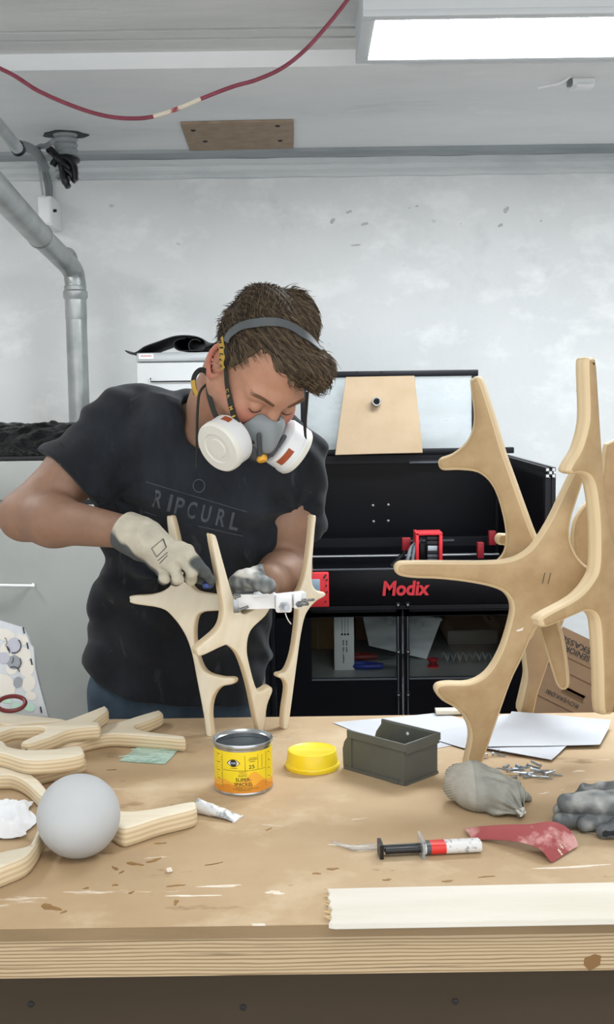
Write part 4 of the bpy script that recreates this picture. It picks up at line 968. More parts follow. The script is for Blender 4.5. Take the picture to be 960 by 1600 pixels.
# crumpled tissue
r_ = np.random.RandomState(9); G = np.zeros((40, 46, 3))
for i in range(40):
    for j in range(46):
        u, v = i/39, j/45
        G[i, j] = atz(-75+u*(128-8*math.sin(v*9))-12*max(0, v-.35), 1258+v*55, BZ)
pf = G.reshape(-1, 3).astype(np.float32)
h1 = np.abs(fbm(pf, 55, 5)).reshape(40, 46); h2 = np.abs(fbm(pf, 120, 6)).reshape(40, 46)
uu, vv = np.meshgrid(np.linspace(0, 1, 40), np.linspace(0, 1, 46), indexing='ij')
env = np.clip(np.minimum.reduce([(1-uu)*7, vv*9, (1-vv)*7]), 0, 1)
G[..., 2] = BZ+.0012+.004*env+(h1*.022+h2*.010)*(.25+.75*env)
tag(MB().grid(G, .0008).build('crumpled_tissue', mat('white_tissue', '#e9ebee', .9, bump=.1, bscale=90), smooth=80), 'crumpled white tissue at the left edge of the bench', 'tissue')
# spackle can
cc = atz(381, 1229.5, BZ); CR, CH = .0485, .083
can = thing('spackle_can', 'open yellow and orange spackle tin with a bare metal rim', 'tin', cc)
M_tin = mat('tinplate', '#b9bdbf', .25, metal=.95)
M_yel = mat('label_yellow', '#f2d626', .45)
MB().lathe([(0, .001), (CR*.95, .001), (CR*1.0, .0), (CR*1.015, .002), (CR*1.015, .004), (CR*.99, .006), (CR*.99, CH-.008), (CR*.99, CH-.006), (CR*1.03, CH-.004), (CR*1.035, CH), (CR*1.02, CH+.002), (CR*.99, CH), (CR*.96, CH-.003), (CR*.93, CH-.004), (CR*.93, CH-.010), (CR*.97, CH-.012), (CR*.97, .05), (0, .05)], cc, (0, 0, 1), 64).build('body', M_tin, can)
MB().lathe([(0, .0502), (CR*.8, .0504), (CR*.965, .056), (CR*.965, .0501)], cc, (0, 0, 1), 40).build('filler', mat('dark_filler', '#6d7278', .35, col2='#3d4046', nscale=25), can)
a_view = math.atan2(-cc[1], -cc[0])     # direction of the viewer round the tin
def wrap(mb, fn_pts, faces, rr): mb.add([A(cc[0]+rr*math.cos(a_view+s/CR), cc[1]+rr*math.sin(a_view+s/CR), cc[2]+z) for s, z in fn_pts], faces)
lab = MB(); k = 72
def band(s0, s1, f0, f1, rr, m, name, n=40):
    mb = MB(); S = np.linspace(s0, s1, n); pts = [(s, f0(s)) for s in S]+[(s, f1(s)) for s in S]
    wrap(mb, pts, [(i, i+1, n+i+1, n+i) for i in range(n-1)], rr); return mb.build(name, m, can, smooth=180)
full = PI*CR
o = band(-full, full, lambda s: .005, lambda s: CH-.0095, CR*.9935, M_yel, 'label', 72)
hill = lambda s: .008+max(.012, .014+.018*math.exp(-((s-.018)/.016)**2)+.006*math.exp(-((s+.036)/.012)**2))
ca1 = band(-full, full, lambda s: .0051, hill, CR*.9955, mat('label_orange', '#f0b03a', .45), 'label_hill', 120)
hill2 = lambda s: .008+max(.004, .006+.010*math.exp(-((s-.034)/.014)**2)+.006*math.exp(-((s+.026)/.016)**2))
band(-full, full, lambda s: .0052, hill2, CR*.997, mat('label_deep_orange', '#dd9030', .45), 'label_hill', 120)
def wtext(txt, s, z, w, h, m=M_dark, bold=0, rr=1.0):
    V, Fs = text_mesh(txt, 1, bold); e = V.max(0)-V.min(0); mb = MB(); wrap(mb, [(s+p[0]*w/e[0], z+p[1]*h/e[1]) for p in V], Fs, CR*rr); return mb.build('lettering', m, can, smooth=0)
M_ink = mat('label_ink', '#2b2414', .6)
wtext('SUPER-', .000, .0280, .026, .0058, M_ink, .012); wtext('SPACKEL', .000, .0205, .031, .0058, M_ink, .012)
wtext('SUPERTASOITE', .001, .0155, .027, .003, M_ink, .0); wtext('ELASTIC', -.001, .0345, .014, .003, M_ink, .0)
wtext('2', .0113, .049, .0044, .006, M_ink, .01); wtext('5', .0165, .049, .0042, .006, M_ink, .01); wtext('HURTIG', -.001, .0398, .011, .002, mat('label_red', '#b9622c', .5)); 
pb_ = MB()
for (s0_, z_, w_) in ((.010, .0625, .013), (.008, .060, .016), (.010, .0570, .010), (-.018, .0118, .022), (.006, .0118, .020), (-.010, .0097, .022), (-.021, .0467, .011)):
    n_ = 8; wrap(pb_, [(s0_+w_*k_/(n_-1), z_) for k_ in range(n_)]+[(s0_+w_*k_/(n_-1), z_+.0011) for k_ in range(n_)], [(k_, k_+1, n_+k_+1, n_+k_) for k_ in range(n_-1)], CR*.999)
o_ = pb_.build('small_print', mat('label_brown', '#8a7420', .6), can, smooth=0); o_['kind'] = 'stuff'
fl = MB()
def wline(s0, z0, s1, z1, w=.0004):
    n = 44
    if abs(s1-s0) > abs(z1-z0): pts = [(s0+(s1-s0)*i/(n-1), z0-w) for i in range(n)]+[(s0+(s1-s0)*i/(n-1), z0+w) for i in range(n)]; wrap(fl, pts, [(i, i+1, n+i+1, n+i) for i in range(n-1)], CR*.9985)
    else: wrap(fl, [(s0-w, z0), (s0+w, z0), (s0+w, z1), (s0-w, z1)], [(0, 1, 2, 3)], CR*.9985)
wline(-.036, .043, .040, .043); wline(.003, .043, .003, .068); wline(.025, .043, .025, .068); wline(.042, .012, .042, .070); wline(-.038, .012, -.038, .070); wline(.033, .045, .033, .067)
wline(-.008, .0375, .007, .0375, .0002); wline(-.008, .0415, .007, .0415, .0002)
fl.build('label_line', mat('label_brown', '#8a7420', .6), can, smooth=0)
for (m_, f) in ((M_ink, 1.0), (M_white, .84)):
    mb = MB(); n = 24; pts = []
    for i in range(n):
        a = 2*PI*i/n; x = math.cos(a); pts.append((-.0165+x*.0115*f, .0555+math.sin(a)*.0062*f*(1-.75*abs(x)**3)))
    wrap(mb, pts, [tuple(range(n))], CR*(.997 if f == 1 else .9985)); mb.build('eye_emblem', m_, can, smooth=0)
mb = MB(); wrap(mb, [(-.0165+math.cos(2*PI*i/20)*.0058, .0555+math.sin(2*PI*i/20)*.0058) for i in range(20)], [tuple(range(20))], CR*1.0); mb.build('eye_emblem', M_ink, can, smooth=0)
mb = MB(); wrap(mb, [(-.0165+x_, .0555+y_) for x_, y_ in ((-.0046, -.0012), (0, -.0018), (.0046, -.0012), (.0046, .0014), (0, .0020), (-.0046, .0014))], [(0, 1, 2, 3, 4, 5)], CR*1.002); mb.build('eye_emblem', mat('emblem_grey', '#8d93b5', .4), can, smooth=0)
mb = MB(); pts = []
# small print beside the main panel
for s0 in (.047, -.052):
    for i in range(11):
        z = .066-i*.0045
        w_ = .012 if i % 3 else .008
        pts = [(s0, z), (s0+w_, z), (s0+w_, z+.0014), (s0, z+.0014)]; wrap(mb, pts, [(0, 1, 2, 3)], CR*.9965)
o_ = mb.build('small_print', mat('label_brown', '#8a7420', .6), can, smooth=0); o_['kind'] = 'stuff'
# yellow lid
lc = atz(488.5, 1198, BZ); LR = .0475
ld = thing('yellow_lid', 'bright yellow plastic lid lying between the tin and the grey bin', 'lid', lc)
M_lid = mat('yellow_plastic', '#f0d42a', .38, coat=.2)
MB().lathe([(LR*.985, .0), (LR*1.0, .001), (LR*1.0, .0075), (LR*.985, .009), (LR*.955, .0095), (LR*.905, .029), (LR*.885, .0315), (LR*.84, .0318), (LR*.80, .0305), (0, .0302)], lc, (0, 0, 1), 64).build('cap', M_lid, ld, smooth=40)
MB().ring(lc+A(0, 0, .006), (0, 0, 1), LR*.995, .0012, 64, 6).build('bead', M_lid, ld)
# grey stacking bin
c0 = atz(633, 1228, BZ); cl = atz(536, 1200, BZ); cr_ = atz(689, 1209, BZ)
ex = nrm((cl-c0)*A(1, 1, 0)); ey = nrm((cr_-c0)*A(1, 1, 0)); ey = nrm(ey-ex*np.dot(ex, ey))
BL, BW, BH = np.linalg.norm(cl-c0), np.linalg.norm(cr_-c0)*.98, .070
M_bin = mat('grey_bin_plastic', '#53554f', .5, col2='#5a5c56', nscale=14, bump=.03, bscale=120)
bn_ = thing('storage_bin', 'open grey plastic stacking bin beside the yellow lid', 'bin', c0+ex*BL/2+ey*BW/2)
def bp(u, v, z): return c0+ex*u+ey*v+A(0, 0, z)
def side_poly(v):   # long side profile with the sloped pick opening at the far end
    return [(0, 0), (BL-.006, 0), (BL-.001, .006), (BL, .035), (BL-.004, .048), (BL-.016, BH-.006), (BL-.016, BH), (0, BH)]
wt = .0028
for v in (0, BW-wt):
    m_ = MB(); sp_ = side_poly(v)
    m_.slab([bp(u, v, z) for u, z in sp_], -ey, wt); m_.build('side_wall', M_bin, bn_)
m_ = MB(); m_.slab([bp(0, v, z) for v, z in ((wt, 0), (BW-wt, 0), (BW-wt, BH), (wt, BH))], -ex, wt); m_.build('end_wall', M_bin, bn_)
m_ = MB(); m_.slab([bp(BL, v, z) for v, z in ((wt, .003), (BW-wt, .003), (BW-wt, .034), (wt, .034))], ex, wt); m_.build('front_lip', M_bin, bn_)
m_ = MB(); m_.slab([bp(u, v, .003) for u, v in ((wt, wt), (BL-wt, wt), (BL-wt, BW-wt), (wt, BW-wt))], (0, 0, 1), .003); m_.build('bottom', M_bin, bn_)
def obox(mb, u0, u1, v0, v1, z0, z1):
    V = [bp(u, v, z) for z in (z0, z1) for u, v in ((u0, v0), (u1, v0), (u1, v1), (u0, v1))]
    mb.add(V, [(3, 2, 1, 0), (4, 5, 6, 7), (0, 1, 5, 4), (1, 2, 6, 5), (2, 3, 7, 6), (3, 0, 4, 7)]); return mb
rm = MB(); o_ = .004
obox(rm, -o_, BL-.014, -o_, 0, BH-.011, BH+.0015); obox(rm, -o_, BL-.014, BW, BW+o_, BH-.011, BH+.0015)
obox(rm, -o_, 0, 0, BW, BH-.016, BH+.0015)
rm.build('rim', M_bin, bn_)
bs = MB(); obox(bs, 0, BL-.004, -.0025, 0, 0, .006); obox(bs, -.0025, 0, 0, BW, 0, .005); obox(bs, .012, .03, -.0045, -.0026, .002, .007); bs.build('base_ridge', M_bin, bn_)
for u0, u1 in ((.0, .006), (BL-.022, BL-.014)): obox(MB(), u0, u1, -.002, 0, .006, BH-.012).build('corner_rib', M_bin, bn_)
hl = MB().cyl(bp(BL*.45, BW-wt-.0006, BH-.012), bp(BL*.45, BW-wt-.0001, BH-.012), .003, seg=12); hl.build('peg_hole', M_white, bn_)
# green film
P_ = [atz(x, y, BZ+.002) for x, y in ((186, 1188), (222, 1191), (258, 1193), (267, 1184), (275, 1175), (285, 1166), (255, 1163.5), (221, 1162), (206, 1174))]
gf = thing('green_film', 'small pale green translucent film sheet on the bench', 'film', P_[0]*[1, 1, 0]+A(0, 0, BZ))
MB().slab(P_, (0, 0, 1), .0015, .0004, 1).build('sheet', mat('pale_green_film', '#b4cec2', .35, col2='#93b5a6', nscale=25, lo=.45, hi=.6, bump=.5, bscale=35), gf)
wr = MB(); r_ = random.Random(5)
for k_ in range(16):
    u, v = r_.random(), r_.random(); p = P_[0]*(1-u)*(1-v)+P_[2]*u*(1-v)+P_[7]*(1-u)*v+P_[5]*u*v; a = r_.uniform(-.3, .8); l_ = r_.uniform(.006, .016)
    p = p*.92+np.mean(P_, 0)*.08
    wr.tube([p-A(math.cos(a)*l_, math.sin(a)*l_*.6, .0006), p+A(0, 0, .0012), p+A(math.cos(a)*l_, math.sin(a)*l_*.6, -.0006)], .0009, 5)
wr.build('wrinkle', mat('pale_green_film2', '#c9ddd3', .3), gf)
# squeezed tube at the end of the long antler
tb_ = thing('filler_tube', 'crumpled white metal tube at the end of the long plywood antler', 'tube', atz(338, 1276, BZ))
q0, q1 = atz(309, 1271, BZ), atz(371, 1281, BZ)
dv = q1-q0; sd_ = nrm(A(-dv[1], dv[0], 0)); G = []
for i in range(9):
    t = i/8; rz_ = .0105*(1-t)**.7+.0012; ry_ = .010+.004*t; c = q0+dv*t+A(0, 0, rz_+.0004); G.append([c+sd_*ry_*math.cos(a)+A(0, 0, 1)*rz_*math.sin(a)*(1+.12*math.sin(5*t*6+a*2)) for a in np.linspace(0, 2*PI, 17)])
m_ = MB().grid(G); m_.add([q0+A(0, 0, .0119)+sd_*.010*math.cos(a)+A(0, 0, .0117*math.sin(a)) for a in np.linspace(0, 2*PI, 16, endpoint=False)], [tuple(range(16))])
M_tube = mat('white_tube', '#dfe1e2', .35, metal=.3, col2='#9fa3a6', nscale=60, lo=.5, hi=.6, bump=.3, bscale=50)
m_.build('tube_body', M_tube, tb_, smooth=60)
MB().box(q1-A(.001, .015, -.0), q1+A(.003, .015, .0026), R=rotz(math.atan2(dv[1], dv[0])), bev=.0005).build('crimp', M_tube, tb_)
MB().cyl(q0+A(0, 0, .0119), q0-nrm(dv)*.004+A(0, 0, .0119), .006, seg=12).build('nozzle', M_white, tb_)
# epoxy syringe
s0, s1 = atz(592, 1338, BZ), atz(752, 1330, BZ)
sy = thing('adhesive_syringe', 'twin adhesive syringe with black plunger and red white label', 'syringe', (s0+s1)/2)
d_ = s1-s0; Ls = np.linalg.norm(d_); d_ = d_/Ls; w_ = nrm(A(-d_[1], d_[0], 0)); up_ = A(0, 0, 1)
def sp2(t, side, z): return s0+d_*Ls*t+w_*side+up_*z
M_bkp = mat('black_plastic', '#15161a', .35); M_clr = glass_mat('clear_syringe', tint=(.93, .94, .95), haze=.22)
for s_ in (-.0062, .0062):
    MB().cyl(sp2(.06, s_, .0095), sp2(.44, s_, .0095), .0045, seg=12).build('plunger_rod', M_bkp, sy)
    MB().cyl(sp2(.42, s_, .0095), sp2(.985, s_, .0095), .0072, seg=18).build('barrel', M_clr if False else mat('barrel_white', '#d8d8d6', .35), sy)
MB().box(A(0, 0, 0), A(.004, .030, .019), bev=.0015)
def obx(name, t0, t1, wv, z0, z1, m, bev=.0015):
    mb = MB(); V = [sp2(t, s_*wv, z) for t in (t0, t1) for s_, z in ((-1, z0), (1, z0), (1, z1), (-1, z1))]
    mb.add(V, [(0, 1, 2, 3), (7, 6, 5, 4), (0, 4, 5, 1), (1, 5, 6, 2), (2, 6, 7, 3), (3, 7, 4, 0)]); return mb.build(name, m, sy)
obx('thumb_plate', .0, .035, .014, .001, .021, M_bkp)
obx('plunger_web', .05, .43, .0065, .008, .012, M_bkp)
obx('finger_flange', .40, .43, .020, .0005, .026, M_clr)
lb = MB()
def sleeve(t0, t1, m, name):
    G = []
    for t in (t0, t1):
        row = []
        for a in np.linspace(0, 2*PI, 33):
            x, y = math.cos(a), math.sin(a); row.append(sp2(t, (.0062 if x > 0 else -.0062)*(1 if abs(x) > .001 else 0)+.0076*x, .0095+.0076*y))
        G.append(row)
    return MB().grid(G).build(name, m, sy)
sleeve(.455, .50, mat('dark_grey_label', '#4a4d52', .4), 'label_band'); sleeve(.50, .645, mat('red_label', '#d8342c', .4), 'label_band')
sleeve(.645, .985, mat('white_label', '#d9d9d8', .45, col2='#9b9d9f', nscale=160, lo=.55, hi=.62, stretch=(1, .3, 1)), 'label_band')
obx('tip', .985, 1.0, .008, .004, .015, mat('barrel_white', '#d8d8d6', .35))
nz = thing('mixing_nozzle', 'thin clear plastic nozzle lying left of the syringe', 'nozzle', atz(550, 1326, BZ))
MB().tube([atz(520, 1316, BZ+.004), atz(552, 1325, BZ+.004), atz(588, 1322, BZ+.005)], [.0018, .0035, .004], 10).build('barrel', M_clr, nz)
# red sandpaper, curled
back = [(724, 1296, .004), (750, 1292, .012), (790, 1289, .022), (830, 1288, .028), (862, 1284, .032), (884, 1292, .024), (898, 1307, .012), (904, 1322, .003)]
frn = [(738, 1313, .001), (765, 1312, .006), (797, 1314, .012), (825, 1319, .015), (845, 1328, .014), (854, 1338, .009), (859, 1345, .004), (864, 1348, .001)]
bs_ = spline([atz(x, y, BZ+z) for x, y, z in back], 4); fs_ = spline([atz(x, y, BZ+z) for x, y, z in frn], 4)
G = [[a*(1-t)+b*t+A(0, 0, .004*math.sin(t*PI)*(1 if i < 20 else .2)) for t in np.linspace(0, 1, 9)] for i, (a, b) in enumerate(zip(bs_, fs_))]
G = np.array(G); G[..., 2] = np.maximum(G[..., 2], BZ+.0011)
M_sand = mat('red_abrasive', '#a34f50', .75, col2='#944446', nscale=8, bump=.15, bscale=400, layers=[('#cf9c98', 16, 6, .56, .66, (1, 1, 1))])
sdp = thing('sandpaper', 'curled sheet of red sandpaper dusted with white plaster', 'sandpaper', atz(800, 1318, BZ))
MB().grid(G, .0007).build('sheet', M_sand, sdp, smooth=60)
dm = MB()
for (i, j, r_) in ((23, 4, .004), (24, 5, .0045), (23, 5, .0035), (22, 4, .003), (25, 5, .003), (26, 5, .004), (24, 4, .003)):
    if i < len(G):
        p = G[i, j]; dm.lathe([(r_*.8, -.0005), (r_*.6, .0006), (0, .0008)], p, (.25, -.1, 1), 6)
dm.build('plaster_crust', M_smear, sdp, smooth=0)
# screws
sm_ = MB(); SL = .028
prof = [(0, 0), (.0035, 0), (.0014, .003)]
sm_.lathe([(.0002, 0), (.0036, .0002), (.0016, .0032), (.0016, .008), (.0012, SL*.85), (.0001, SL)], (0, 0, 0), (1, 0, 0), 7)
s_first = sm_.build('screw', mat('zinc_screw', '#a9b6c4', .28, metal=.9), base=(0, 0, 0))
thr = MB()
for k_ in range(6): thr.lathe([(.0011, -.0004), (.0022, 0), (.0011, .0004)], A(.009+k_*.0028, 0, 0), (1, 0, 0), 6)
t_first = thr.build('thread', mat('zinc_screw', '#a9b6c4', .28, metal=.9), s_first)
tag(s_first, 'zinc screw in the scatter behind the fabric glove', 'screw', 'screws scattered on the bench')
spots = [(792, 1206, 10), (800, 1210, 160), (806, 1203, 20), (812, 1212, -15), (818, 1208, 200), (824, 1198, -40), (830, 1204, -35), (835, 1212, 5), (840, 1216, -20), (818, 1217, 15), (826, 1215, 170), (848, 1209, 185), (855, 1212, -15), (845, 1203, 120), (788, 1203, 60), (808, 1217, 190), (832, 1219, -22), (798, 1204, -8), (815, 1203, 100), (850, 1216, 30), (770, 1180, -30), (780, 1177, 15), (762, 1184, 200)]
r_ = random.Random(2)
for i, (x, y, a) in enumerate(spots):
    if i == 0: s_, th_ = s_first, t_first
    else:
        s_ = s_first.copy(); COL.objects.link(s_); th_ = t_first.copy(); COL.objects.link(th_); th_.parent = s_
    if i >= 20: s_['label'] = 'zinc screw lying against the foot of the large frame'
    lay = (i % 3 == 1)
    p = atz(x, y, BZ); s_.location = (p[0], p[1], BZ+.0037+(.0035 if lay else 0)); s_.rotation_euler = (r_.random()*6, math.radians(-3 if lay else 4), math.radians(a))
# papers
def sheet(name, px, z, lab, curl=0, seed=0):
    c = [atz(x, y, z) for x, y in px]; G = np.zeros((14, 14, 3))
    for i in range(14):
        for j in range(14):
            u, v = i/13, j/13; G[i, j] = c[0]*(1-u)*(1-v)+c[1]*u*(1-v)+c[2]*u*v+c[3]*(1-u)*v; G[i, j, 2] += curl*(max(0, u-.7)/.3)**2*.02+.0006*math.sin(u*6+seed)*math.sin(v*5+seed)
    G[..., 2] += .0007
    return tag(MB().grid(G, .0003).build(name, M_paper, smooth=60), lab, 'paper', 'papers under the large frame')
M_paper = mat('white_paper', '#c5c8ce', .85, col2='#bbbec4', nscale=6)
sheet('paper_sheet', [(520, 1130), (690, 1114), (800, 1148), (640, 1178)], BZ, 'leftmost white paper sheet partly behind the grey bin', 0, 1)
sheet('paper_sheet', [(660, 1150), (790, 1117), (880, 1133), (740, 1174)], BZ+.0022, 'white paper sheet under the foot of the large frame', 0, 2)
sheet('paper_sheet', [(740, 1166), (800, 1130), (893, 1160), (862, 1188)], BZ+.0044, 'crooked white paper sheet pointing its corner at the screws', 0, 3)
sheet('paper_sheet', [(740, 1168), (800, 1120), (955, 1133), (938, 1164)], BZ+.0066, 'rightmost white paper sheet with an upturned edge', .5, 4)
tag(MB().box(atz(682, 1117, BZ+.003), atz(738, 1112, BZ+.003)+A(0, .006, .008), bev=.001).build('wood_offcut', M_ply), 'thin pale wood offcut at the back edge of the bench', 'offcut')
# printed package leaning at the left, with red scissors
pkn = nrm(A(.15, -1, .28)); pk0 = atz(40, 1122, BZ)
pk = thing('printed_package', 'white printed plastic package with circle pattern at the left', 'package', pk0)
MP = [(-70, 960), (-20, 964), (0, 969), (36, 980), (41, 988), (48, 1005), (53, 1012), (56, 1045), (66, 1085), (76, 1121), (20, 1121), (-70, 1121)]
MB().slab([onplane(x, y, pk0, pkn) for x, y in MP], pkn, .03, .004, 2).build('packet', mat('package_white', '#d8dde2', .35, col2='#c3cbd4', nscale=12, bump=.15, bscale=25), pk)
def pdisc(x, y, rx, ry, m, name, d, ang=0, a0=0, a1=2*PI, inner=0):
    V = []; n = 28; mb = MB(); R = lambda u, v: (x+u*math.cos(ang)-v*math.sin(ang), y+u*math.sin(ang)+v*math.cos(ang))
    p0_ = pk0+pkn*d
    O = [onplane(*R(rx*math.cos(a), ry*math.sin(a)), p0_, pkn) for a in np.linspace(a0, a1, n)]
    if inner:
        I = [onplane(*R(rx*inner*math.cos(a), ry*inner*math.sin(a)), p0_, pkn) for a in np.linspace(a0, a1, n)]
        mb.add(O+I, [(i, i+1, n+i+1, n+i) for i in range(n-1)])
    else: mb.add(O[:-1], [tuple(range(n-1))])
    return mb.build(name, m, pk, smooth=0)
M_cream = mat('cream_print', '#e9e6de', .5); M_gry = mat('grey_print', '#9aa0a8', .5); M_lil = mat('lilac_print', '#c0c3d2', .5); M_mint = mat('mint_print', '#bfe3d3', .5); M_navy = mat('navy_print', '#22263a', .5)
for i, (x, y, rx, ry, m_) in enumerate(((8, 992, 16, 9, M_cream), (34, 1000, 11, 8, M_cream), (36, 1023, 12, 12, M_cream), (42, 1045, 11, 13, M_cream), (12, 1015, 12, 12, M_cream), (45, 1068, 10, 13, M_cream), (48, 1087, 9, 7, M_cream), (2, 1075, 22, 22, M_cream), (18, 1045, 9, 9, M_cream), (22, 1009, 11, 13, M_lil), (22, 1035, 11, 11, M_gry), (28, 1066, 7, 9, M_gry), (6, 1028, 9, 9, M_lil), (8, 1093, 11, 5, M_mint), (46, 1105, 9, 7, M_mint), (26, 1105, 9, 8, M_mint), (-20, 1010, 14, 14, M_cream), (-24, 1045, 14, 14, M_gry))):
    pdisc(x, y, rx, ry, m_, 'printed_disc', .0006+.0002*i, .3)
for i, (x, y, r_, a0, a1) in enumerate(((22, 1009, 11, -1.2, 1.6), (22, 1009, 11, 1.9, 2.8), (4, 1003, 7, -1.4, .6), (22, 1035, 11, -.9, .8), (12, 1030, 9, -.6, .5), (21, 1052, 10, -2.4, -.5), (6, 1018, 9, -1.5, 0))):
    pdisc(x, y, r_*1.05, r_*1.1, M_navy, 'printed_arc', .0055+.0002*i, .3, a0, a1, .86)
for i, (x, y) in enumerate(((36, 984), (42, 1008), (48, 1033), (63, 1108))):
    p0_ = pk0+pkn*.005; mb = MB(); mb.add([onplane(x+a, y+b, p0_, pkn) for a, b in ((-1, -4), (1.4, -4), (3.4, 6), (1, 6))], [(0, 1, 2, 3)]); mb.build('edge_mark', M_navy, pk, smooth=0)
sc = atz(15, 1113, Z1); sc[2] = Z1+.005
sci = thing('scissors', 'scissors with dark red loop handles on the plywood antlers', 'scissors', sc)
M_sci = mat('dark_red_handle', '#6e2a2c', .4)
for (dx, dy, an) in ((0.004, 0, .15), (-.05, -.018, -.35)):
    c = sc+A(dx, dy, 0); pts = [c+rotz(an)@A(.026*math.cos(a), .017*math.sin(a), .012+.010*math.sin(a)) for a in np.linspace(0, 2*PI, 29)]
    MB().tube(pts, .0042, 8, caps=False).build('handle', M_sci, sci)
MB().tube([sc+A(-.03, -.01, .004), sc+A(-.09, -.01, .004), sc+A(-.16, -.012, .003)], [.006, .006, .002], 8, flat=.35).build('blade', M_steel, sci)
# crumb
r_ = random.Random(11)
for i, (x, y, s_) in enumerate(((265, 1363, .006), (125, 1189, .002), (780, 1240, .002), (880, 1236, .002), (300, 1290, .0015))):
    p = atz(x, y, BZ); mb = MB(); V = []; bmn = bmesh.new(); bmesh.ops.create_icosphere(bmn, subdivisions=1, radius=1)
    V = [np.array(v.co)*s_*A(1, .8, .7)*r_.uniform(.6, 1.15) for v in bmn.verts]; Fs = [[v.index for v in f.verts] for f in bmn.faces]; bmn.free()
    zmin = min(v[2] for v in V); mb.add([p+v-A(0, 0, zmin) for v in V], Fs)
    tag(mb.build('plaster_crumb', M_smear, smooth=0), ['white plaster crumb in front of the bench middle', 'tiny plaster crumb beside the plywood antlers', 'tiny plaster crumb below the screws', 'tiny plaster crumb right of the screws', 'tiny plaster crumb near the filler tube'][i], 'crumb', 'plaster crumbs on the bench')
# ---- fabric glove
gx = lambda x, y, z=0: atz(x, y, BZ)+A(0, 0, z)
gC, gK = gx(768, 1268, .030), gx(718, 1256, .026)
ga, gb_ = gx(735, 1262, .03), gx(808, 1278, .018)
def glove1(p):
    d = cone(p, gx(742, 1258, .034), gx(792, 1272, .024), .036, .026)
    d = smin(d, ell(p, gx(765, 1262, .026), (.052, .040, .030)), .02)
    d = smin(d, cone(p, gx(790, 1262, .016), gx(824, 1252, .008), .018, .007), .02)
    for (x, y, z, x2, y2, z2, r0, r1) in ((785, 1270, .018, 812, 1276, .012, .016, .010), (775, 1262, .034, 812, 1266, .018, .012, .008)):
        d = smin(d, cone(p, gx(x, y, z), gx(x2, y2, z2), r0, r1), .008)
    f = np.sin(p@np.array([60, 95, 120], np.float32)+2*np.sin(p@np.array([40, -30, 50], np.float32)))*.0015+fbm(p, 70, 8)*.0016-np.abs(np.sin(p@np.array([70, 55, 30], np.float32)+1.4*np.sin(p@np.array([-20, 50, 40], np.float32))))**3*.005
    T_ = gx(822, 1284, .01).astype(np.float32); vv_ = p-T_; an_ = np.arctan2(vv_[:, 2]+.25*vv_[:, 1], -vv_[:, 0]); ds_ = np.sqrt((vv_**2).sum(1))
    f = f+(np.sin(an_*11+ds_*30)*.0030+np.sin(an_*23+1)*.0012)*np.clip(ds_/.03, 0, 1)*np.clip(1.3-ds_/.085, 0, 1)
    m = np.clip((p[:, 0]-gx(735, 1258)[0])/.03, 0, 1); d = d-f*m
    cf = cone(p, gx(738, 1258, .034), gx(722, 1254, .032), .037, .031)
    rib = np.sin((p[:, 2]*1.0+p[:, 1]*.5)*1500)*.0013
    d = smin(d, cf-rib*(p[:, 0] < gx(737, 1258)[0]), .004)
    d = np.maximum(d, -sph(p, gx(700, 1252, .034), .016))
    return np.maximum(d, (BZ+.0006)-p[:, 2])
def tint1(p):
    c = np.tile(np.array(lin('#97978f')[:3]), (len(p), 1)); n = fbm(p.astype(np.float32), 60, 3)[:, None]
    c = c*(1+.10*n); cu = p[:, 0] < gx(737, 1258)[0]; c[cu] = np.array(lin('#a8a59b')[:3]); return c
M_glv = attr_mat('knit_glove', .9, bump=.25, bscale=420, mottle=.12, mscale=60)
gl1 = thing('fabric_glove', 'limp grey knitted work glove with ribbed cuff beside the screws', 'glove', gx(768, 1262))
sdf_obj('glove_body', glove1, gx(768, 1262)+A(-.085, -.08, -.002), gx(768, 1262)+A(.085, .075, .085), .0013, M_glv, gl1, tint1)
ht = MB()
for k_ in range(7):
    p = gx(808+k_*2.0, 1281+2*math.sin(k_*2), .014+.004*math.sin(k_*3)); ht.tube([p, p+A(.004*math.sin(k_), -.009, .003*math.cos(k_*2))], [.003, .0018], 6)
ht.build('frayed_finger', mat('pale_fray', '#c9c8c2', .9), gl1)
# ---- rubber-dipped glove, fingers towards the middle
def glove2(p):
    d = None
    for (x, y, z, x2, y2, z2, x3, y3, z3, r0, r1) in ((990, 1300, .040, 930, 1297, .041, 886, 1295, .039, .020, .0150), (960, 1300, .016, 915, 1295, .016, 876, 1297, .014, .014, .012), (990, 1300, .018, 945, 1299, .018, 914, 1302, .015, .014, .012), (995, 1310, .014, 965, 1309, .014, 943, 1311, .012, .013, .011), (960, 1262, .026, 905, 1275, .022, 876, 1284, .018, .014, .011)):
        c = chain(p, [gx(x, y, z), gx(x2, y2, z2), gx(x3, y3, z3)], [r0, (r0+r1)/2, r1], .01); d = c if d is None else smin(d, c, .003)
    d = smin(d, ell(p, gx(990, 1292, .034), (.050, .042, .032)), .012)
    d = smin(d, cone(p, gx(960, 1282, .044), gx(915, 1274, .042), .017, .010), .012)
    d = smax(d, -sph(p, gx(921, 1276, .052), .009), .006)
    d = d-fbm(p, 110, 4)*.0007
    return np.maximum(d, (BZ+.0006)-p[:, 2])
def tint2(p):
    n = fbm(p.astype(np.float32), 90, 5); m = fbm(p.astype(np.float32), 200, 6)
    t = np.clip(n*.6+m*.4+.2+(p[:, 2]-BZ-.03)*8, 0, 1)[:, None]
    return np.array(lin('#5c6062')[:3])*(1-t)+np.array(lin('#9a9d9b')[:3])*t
gl2 = thing('rubber_glove', 'grey rubber-dipped work glove with fingers at the right edge', 'glove', gx(950, 1285))
